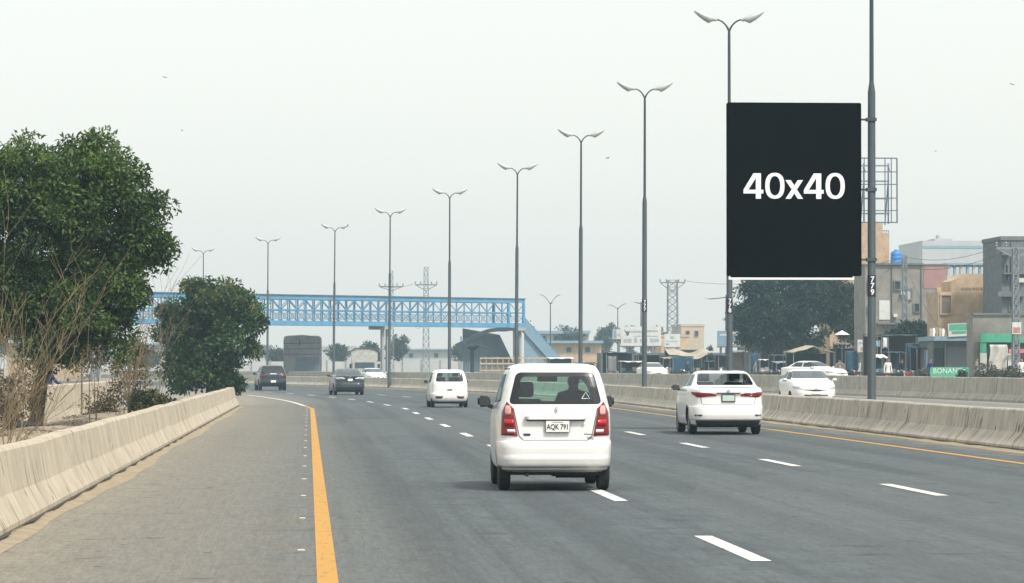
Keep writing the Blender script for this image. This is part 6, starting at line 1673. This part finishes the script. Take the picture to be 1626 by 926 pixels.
# trees of the right side and the distance --------------------------------
Yb = 266
b0 = (Xa(1236, Yb), Yb, GZ)
tree('big spreading dark tree over the market stalls below the black board', b0,
     ([b0, (b0[0] + 0.1, Yb, 1.4), (b0[0] - 0.2, Yb, 2.6), (b0[0] + 0.3, Yb, 4.2), (b0[0] + 0.4, Yb, 5.5)], [0.3, 0.26, 0.22, 0.15, 0.08]),
     [pl_(1235, 500, Yb, 2.9, 2.4, 2.2), pl_(1195, 500, Yb, 1.5, 1.6, 2.0), pl_(1290, 485, Yb, 2.2, 2.0, 1.8), pl_(1260, 540, Yb, 2.6, 2.0, 0.9), pl_(1325, 500, Yb, 1.3, 1.3, 1.8), pl_(1200, 460, Yb, 1.2, 1.2, 0.9), pl_(1250, 450, Yb, 2.0, 1.6, 0.9), pl_(1350, 520, Yb, 1.2, 1.2, 1.2), pl_(1300, 450, Yb, 1.8, 1.5, 1.0), pl_(1345, 470, Yb, 1.3, 1.2, 1.3), pl_(1185, 540, Yb, 1.0, 1.0, 0.8)],
     340, 120, 0.27, 0.62, M_LEAFN, 41, limbs=26, cat='tree', shell=0.45)
b0 = (Xa(1128, 292), 292, GZ)
tree('small pointed conifer left of the lamp pole behind the board', b0, ([b0, (b0[0], 292, 2.4)], [0.08, 0.03]), [(b0[0], 292, 1.3, 0.55, 0.5, 0.7), (b0[0], 292, 2.1, 0.4, 0.4, 0.6), (b0[0], 292, 2.8, 0.2, 0.2, 0.5)], 44, 60, 0.14, 0.25, M_LEAFN, 43, name='conifer', limbs=4)
def far_tree(label, px, ytop, Y, wpx, seed, gz=GZ, name='far_tree', per=46, leaf=None, low=0.35):
    Zt = Za(ytop, Y); rx = wpx / 2 * Y / FPX; b0 = (Xa(px, Y), Y, gz); zc = gz + (Zt - gz) * (0.5 + low / 2)
    rz = (Zt - zc) * 0.95
    rr = random.Random(seed)
    lobes = [(b0[0] + rr.uniform(-.5, .5) * rx, Y + rr.uniform(-.5, .5) * rx, zc + rr.uniform(-.35, .35) * rz, rx * rr.uniform(.5, .75), rx * .6, rz * rr.uniform(.55, .8)) for _ in range(5)] + [(b0[0], Y, zc, rx * .8, rx * .7, rz * .9)]
    return tree(label, b0, ([b0, (b0[0] + .1, Y, (gz + zc) / 2), (b0[0], Y, zc)], [0.22, 0.17, 0.1]), lobes, 80, per, 0.055 * math.sqrt(Y / 10), max(rx * 0.22, 0.5), leaf or M_LEAFF, seed, name=name, limbs=8, group='hazy trees in the distance', shell=0.5)
far_tree('hazy tree behind the shelter roof right of the footbridge stairs', 905, 512, 560, 60, 51)
far_tree('hazy round tree left of the bird signboard', 962, 508, 600, 44, 52)
far_tree('hazy round tree above the bird signboard', 1000, 509, 620, 36, 53)
far_tree('hazy tree right of the bird signboard, left of the pylon', 1045, 512, 600, 40, 54)
far_tree('hazy tree just right of the lattice pylon', 1080, 519, 590, 30, 55)
far_tree('hazy tree under the footbridge right of the loaded truck', 532, 543, 520, 34, 56, 0)
far_tree('hazy tree under the footbridge between the two power poles', 632, 530, 540, 46, 57, 0)
far_tree('hazy tree left of the loaded truck under the footbridge', 437, 552, 500, 30, 58, 0)
far_tree('hazy tree behind the column of the gull-wing shelter', 735, 545, 520, 44, 59, 0)
far_tree('hazy tree left of the round bush in the distance', 232, 555, 420, 60, 60, 0)
far_tree('hazy low tree behind the bare saplings in the distance', 150, 540, 430, 70, 61, 0)
far_tree('hazy tree at the far left edge in the distance', 20, 520, 420, 80, 62, 0)
far_tree('hazy tree beside the pale truck under the footbridge', 588, 541, 505, 30, 63, 0)
far_tree('bushy tree behind the big market tree on its left', 1172, 470, 330, 40, 64, leaf=M_LEAFN)
far_tree('bushy tree between cement building and big market tree', 1375, 480, 262, 46, 65, leaf=M_LEAFN)
far_tree('dusty tree over the long dark canopy roof', 1445, 505, 236, 70, 66, leaf=M_LEAFN, low=0.55)
def weeds(label, px, Y, wpx, ht, seed, m=None):
    b0 = (Xa(px, Y), Y, GZ); rx = wpx / 2 * Y / FPX
    return tree(label, b0, ([b0, (b0[0], Y, GZ + ht * 0.6)], [0.03, 0.012]), [(b0[0], Y, GZ + ht * 0.5, rx, 0.5, ht * 0.5)], 34, 50, 0.14, 0.28, m or leafmat('dusty_weeds', (0.03, 0.04, 0.03), (0.13, 0.14, 0.09), (0.25, 0.22, 0.16)), seed, name='weeds', limbs=10, cat='weeds', group='dusty weeds behind the far barrier', bark=M_TWIG)
weeds('dusty grey weeds below the white banner of the green shop', 1572, 186, 44, 1.5, 71)
weeds('dusty weeds at the right edge behind the far barrier', 1608, 180, 36, 1.15, 72)
weeds('small green weed in front of the green signboard', 1528, 184, 9, 0.95, 73, M_LEAFN)
weeds('dusty weeds left of the green signboard', 1462, 195, 20, 0.9, 74)
# distant buildings
def far_b(label, x0, x1, y0, Y, m, depth=12, gz=0.0, roof=None, wins=()):
    r = bldg('distant_building', label, x0, x1, y0, Y, depth, m, gz=gz, group='hazy buildings in the distance', parapet=0.3)
    for q in wins: window(r, *q)
    if roof: rect(r, x0 - 2, x1 + 2, y0 - roof, y0 - 0.1, M_SIGNB, 'roof', -1, depth + 2)
    return r
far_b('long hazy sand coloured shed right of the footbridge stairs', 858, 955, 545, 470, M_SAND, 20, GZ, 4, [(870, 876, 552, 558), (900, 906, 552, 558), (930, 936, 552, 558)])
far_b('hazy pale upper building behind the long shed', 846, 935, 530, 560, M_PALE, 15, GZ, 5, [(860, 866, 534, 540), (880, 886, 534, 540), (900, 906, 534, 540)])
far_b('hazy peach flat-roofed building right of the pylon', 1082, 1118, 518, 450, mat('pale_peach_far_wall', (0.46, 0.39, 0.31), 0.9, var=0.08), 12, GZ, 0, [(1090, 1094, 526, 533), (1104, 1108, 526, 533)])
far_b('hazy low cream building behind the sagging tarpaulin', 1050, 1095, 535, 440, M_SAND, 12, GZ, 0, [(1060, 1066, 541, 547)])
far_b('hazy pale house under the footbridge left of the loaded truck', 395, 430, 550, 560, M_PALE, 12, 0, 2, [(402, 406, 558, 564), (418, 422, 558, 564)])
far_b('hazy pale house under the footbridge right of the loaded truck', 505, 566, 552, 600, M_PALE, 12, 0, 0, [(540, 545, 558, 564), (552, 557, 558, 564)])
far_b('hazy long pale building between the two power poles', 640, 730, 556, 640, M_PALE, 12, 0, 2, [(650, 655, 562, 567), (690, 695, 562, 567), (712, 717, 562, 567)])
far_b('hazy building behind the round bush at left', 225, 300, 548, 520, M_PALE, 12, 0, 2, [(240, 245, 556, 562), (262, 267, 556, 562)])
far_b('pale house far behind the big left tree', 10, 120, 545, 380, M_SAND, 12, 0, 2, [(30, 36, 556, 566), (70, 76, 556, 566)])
# boundary wall and rail fence at the far bend
fw = thing('boundary_wall', 'long pale boundary wall beyond the bend under the footbridge', 'wall', (Xa(400, 460), 460, 0))
for i in range(14):
    a = Xa(340 + i * 30, 460) - fw.location.x; b_ = Xa(368 + i * 30, 460) - fw.location.x
    MB().box(a, b_, 0, 0.25, -0.2, 2.3).build('wall_panel', M_PALE, fw); MB().box(b_, b_ + 0.17, -0.06, 0.31, -0.2, 2.5).build('pier', M_CEMENT, fw)
tf = thing('timber_stall_frame', 'tan timber rail frame below the footbridge stairs', 'fence', (Xa(800, 345), 345, 0.3))
ox = tf.location.x
for x in range(763, 872, 9): MB().box(Xa(x, 345) - ox - 0.06, Xa(x, 345) - ox + 0.06, 0, 0.12, -0.3, 2.3 if (x // 9) % 2 else 2.05).build('post', M_WOOD, tf)
for z in (0.9, 1.6, 2.15): MB().box(Xa(762, 345) - ox, Xa(873, 345) - ox, -0.05, -0.003, z - 0.07, z + 0.07).build('rail', M_SAND, tf)
sl_ = MB()
for i in range(26): sl_.box(Xa(764 + i * 1.9, 345) - ox - 0.04, Xa(764 + i * 1.9, 345) - ox + 0.04, 0.13, 0.18, -0.3, 1.55)
sl_.build('pickets', M_CEMENT, tf)
# patched stained unit in the far barrier
for i, (a, b_, m_) in enumerate(((1452, 1461, M_CEMENT2), (1466, 1476, M_CONF), (1481, 1492, M_CONF))):
    pass

# ================================================================== BIRDS
M_BIRD = mat('dark_feathers', (0.04, 0.04, 0.042), 0.8)
def bird(label, px, py, Y, span, ang, roll, perched=False):
    r = thing('bird', label, 'bird', P(px, py, Y), ang, 'birds in the sky')
    b = MB(); L = span * 0.42
    b.lathe([(-L / 2, 0.005), (-L * 0.35, L * 0.10), (0, L * 0.16), (L * 0.3, L * 0.10), (L * 0.42, L * 0.08), (L * 0.5, 0.006)], 'y', 8)
    b.add([(-L * .05, -L * .5, 0), (L * .05, -L * .5, 0), (L * .14, -L * .8, 0), (-L * .14, -L * .8, 0), (0, -L * .6, L * .03)], [(0, 1, 4), (1, 2, 4), (2, 3, 4), (3, 0, 4), (3, 2, 1, 0)])
    o = b.build('body', M_BIRD, r, True)
    if perched: o.rotation_euler = (R_(55), 0, 0)
    for s_ in (-1, 1):
        wv = [(0, .18 * L, 0), (s_ * span * .22, .3 * L, span * .1), (s_ * span * .5, .05 * L, span * .06), (s_ * span * .25, -.2 * L, span * .08), (0, -.2 * L, 0)]
        if perched: wv = [(s_ * L * .15, .25 * L, L * .1), (s_ * L * .2, -.2 * L, L * .08), (s_ * L * .08, -.8 * L, 0), (s_ * L * .17, -.2 * L, -L * .1)]
        wg = MB(); wg.v = [tuple(v) for v in wv]; wg.f = [tuple(range(len(wv)))]
        q = wg.build('wing', M_BIRD, r); solid(q, 0.02)
        if perched: q.rotation_euler = (R_(55), 0, 0)
        elif roll: q.rotation_euler = (0, roll, 0)
    return r
bird('small bird flying high above the big left tree', 262, 123, 160, 0.26, 0.5, 0.2)
bird('tiny bird flying just above the top of the big left tree', 289, 207, 180, 0.22, 1.2, 0.1)
bird('dark bird flying right of the lamp behind the van roof', 965, 251, 160, 0.3, 0.9, -0.2)
bird('bird flying in the upper right corner of the sky', 1607, 134, 160, 0.26, 0.3, 0.3)
bird('tiny bird in the sky right of the empty hoarding', 1486, 240, 200, 0.22, 0.8, 0.0)
Yp = LAMPS[7].location.y
bird('bird perched on a lamp head right of the footbridge lamp', 552, 357.5, Yp, 0.5, 0.4, 0, True)
# ================================================================== HAZE
hz = MB().box(-420, 420, -40, 700, -1.5, 28)
hm = bpy.data.materials.new('haze_air'); hm.use_nodes = True
t = hm.node_tree; t.nodes.remove(t.nodes['Principled BSDF'])
pv = t.nodes.new('ShaderNodeVolumePrincipled')
pv.inputs['Color'].default_value = (0.62, 0.86, 1.0, 1); pv.inputs['Density'].default_value = 0.0005; pv.inputs['Anisotropy'].default_value = 0.45
t.links.new(pv.outputs[0], t.nodes['Material Output'].inputs['Volume'])
tag(hz.build('haze', hm), kind='stuff')
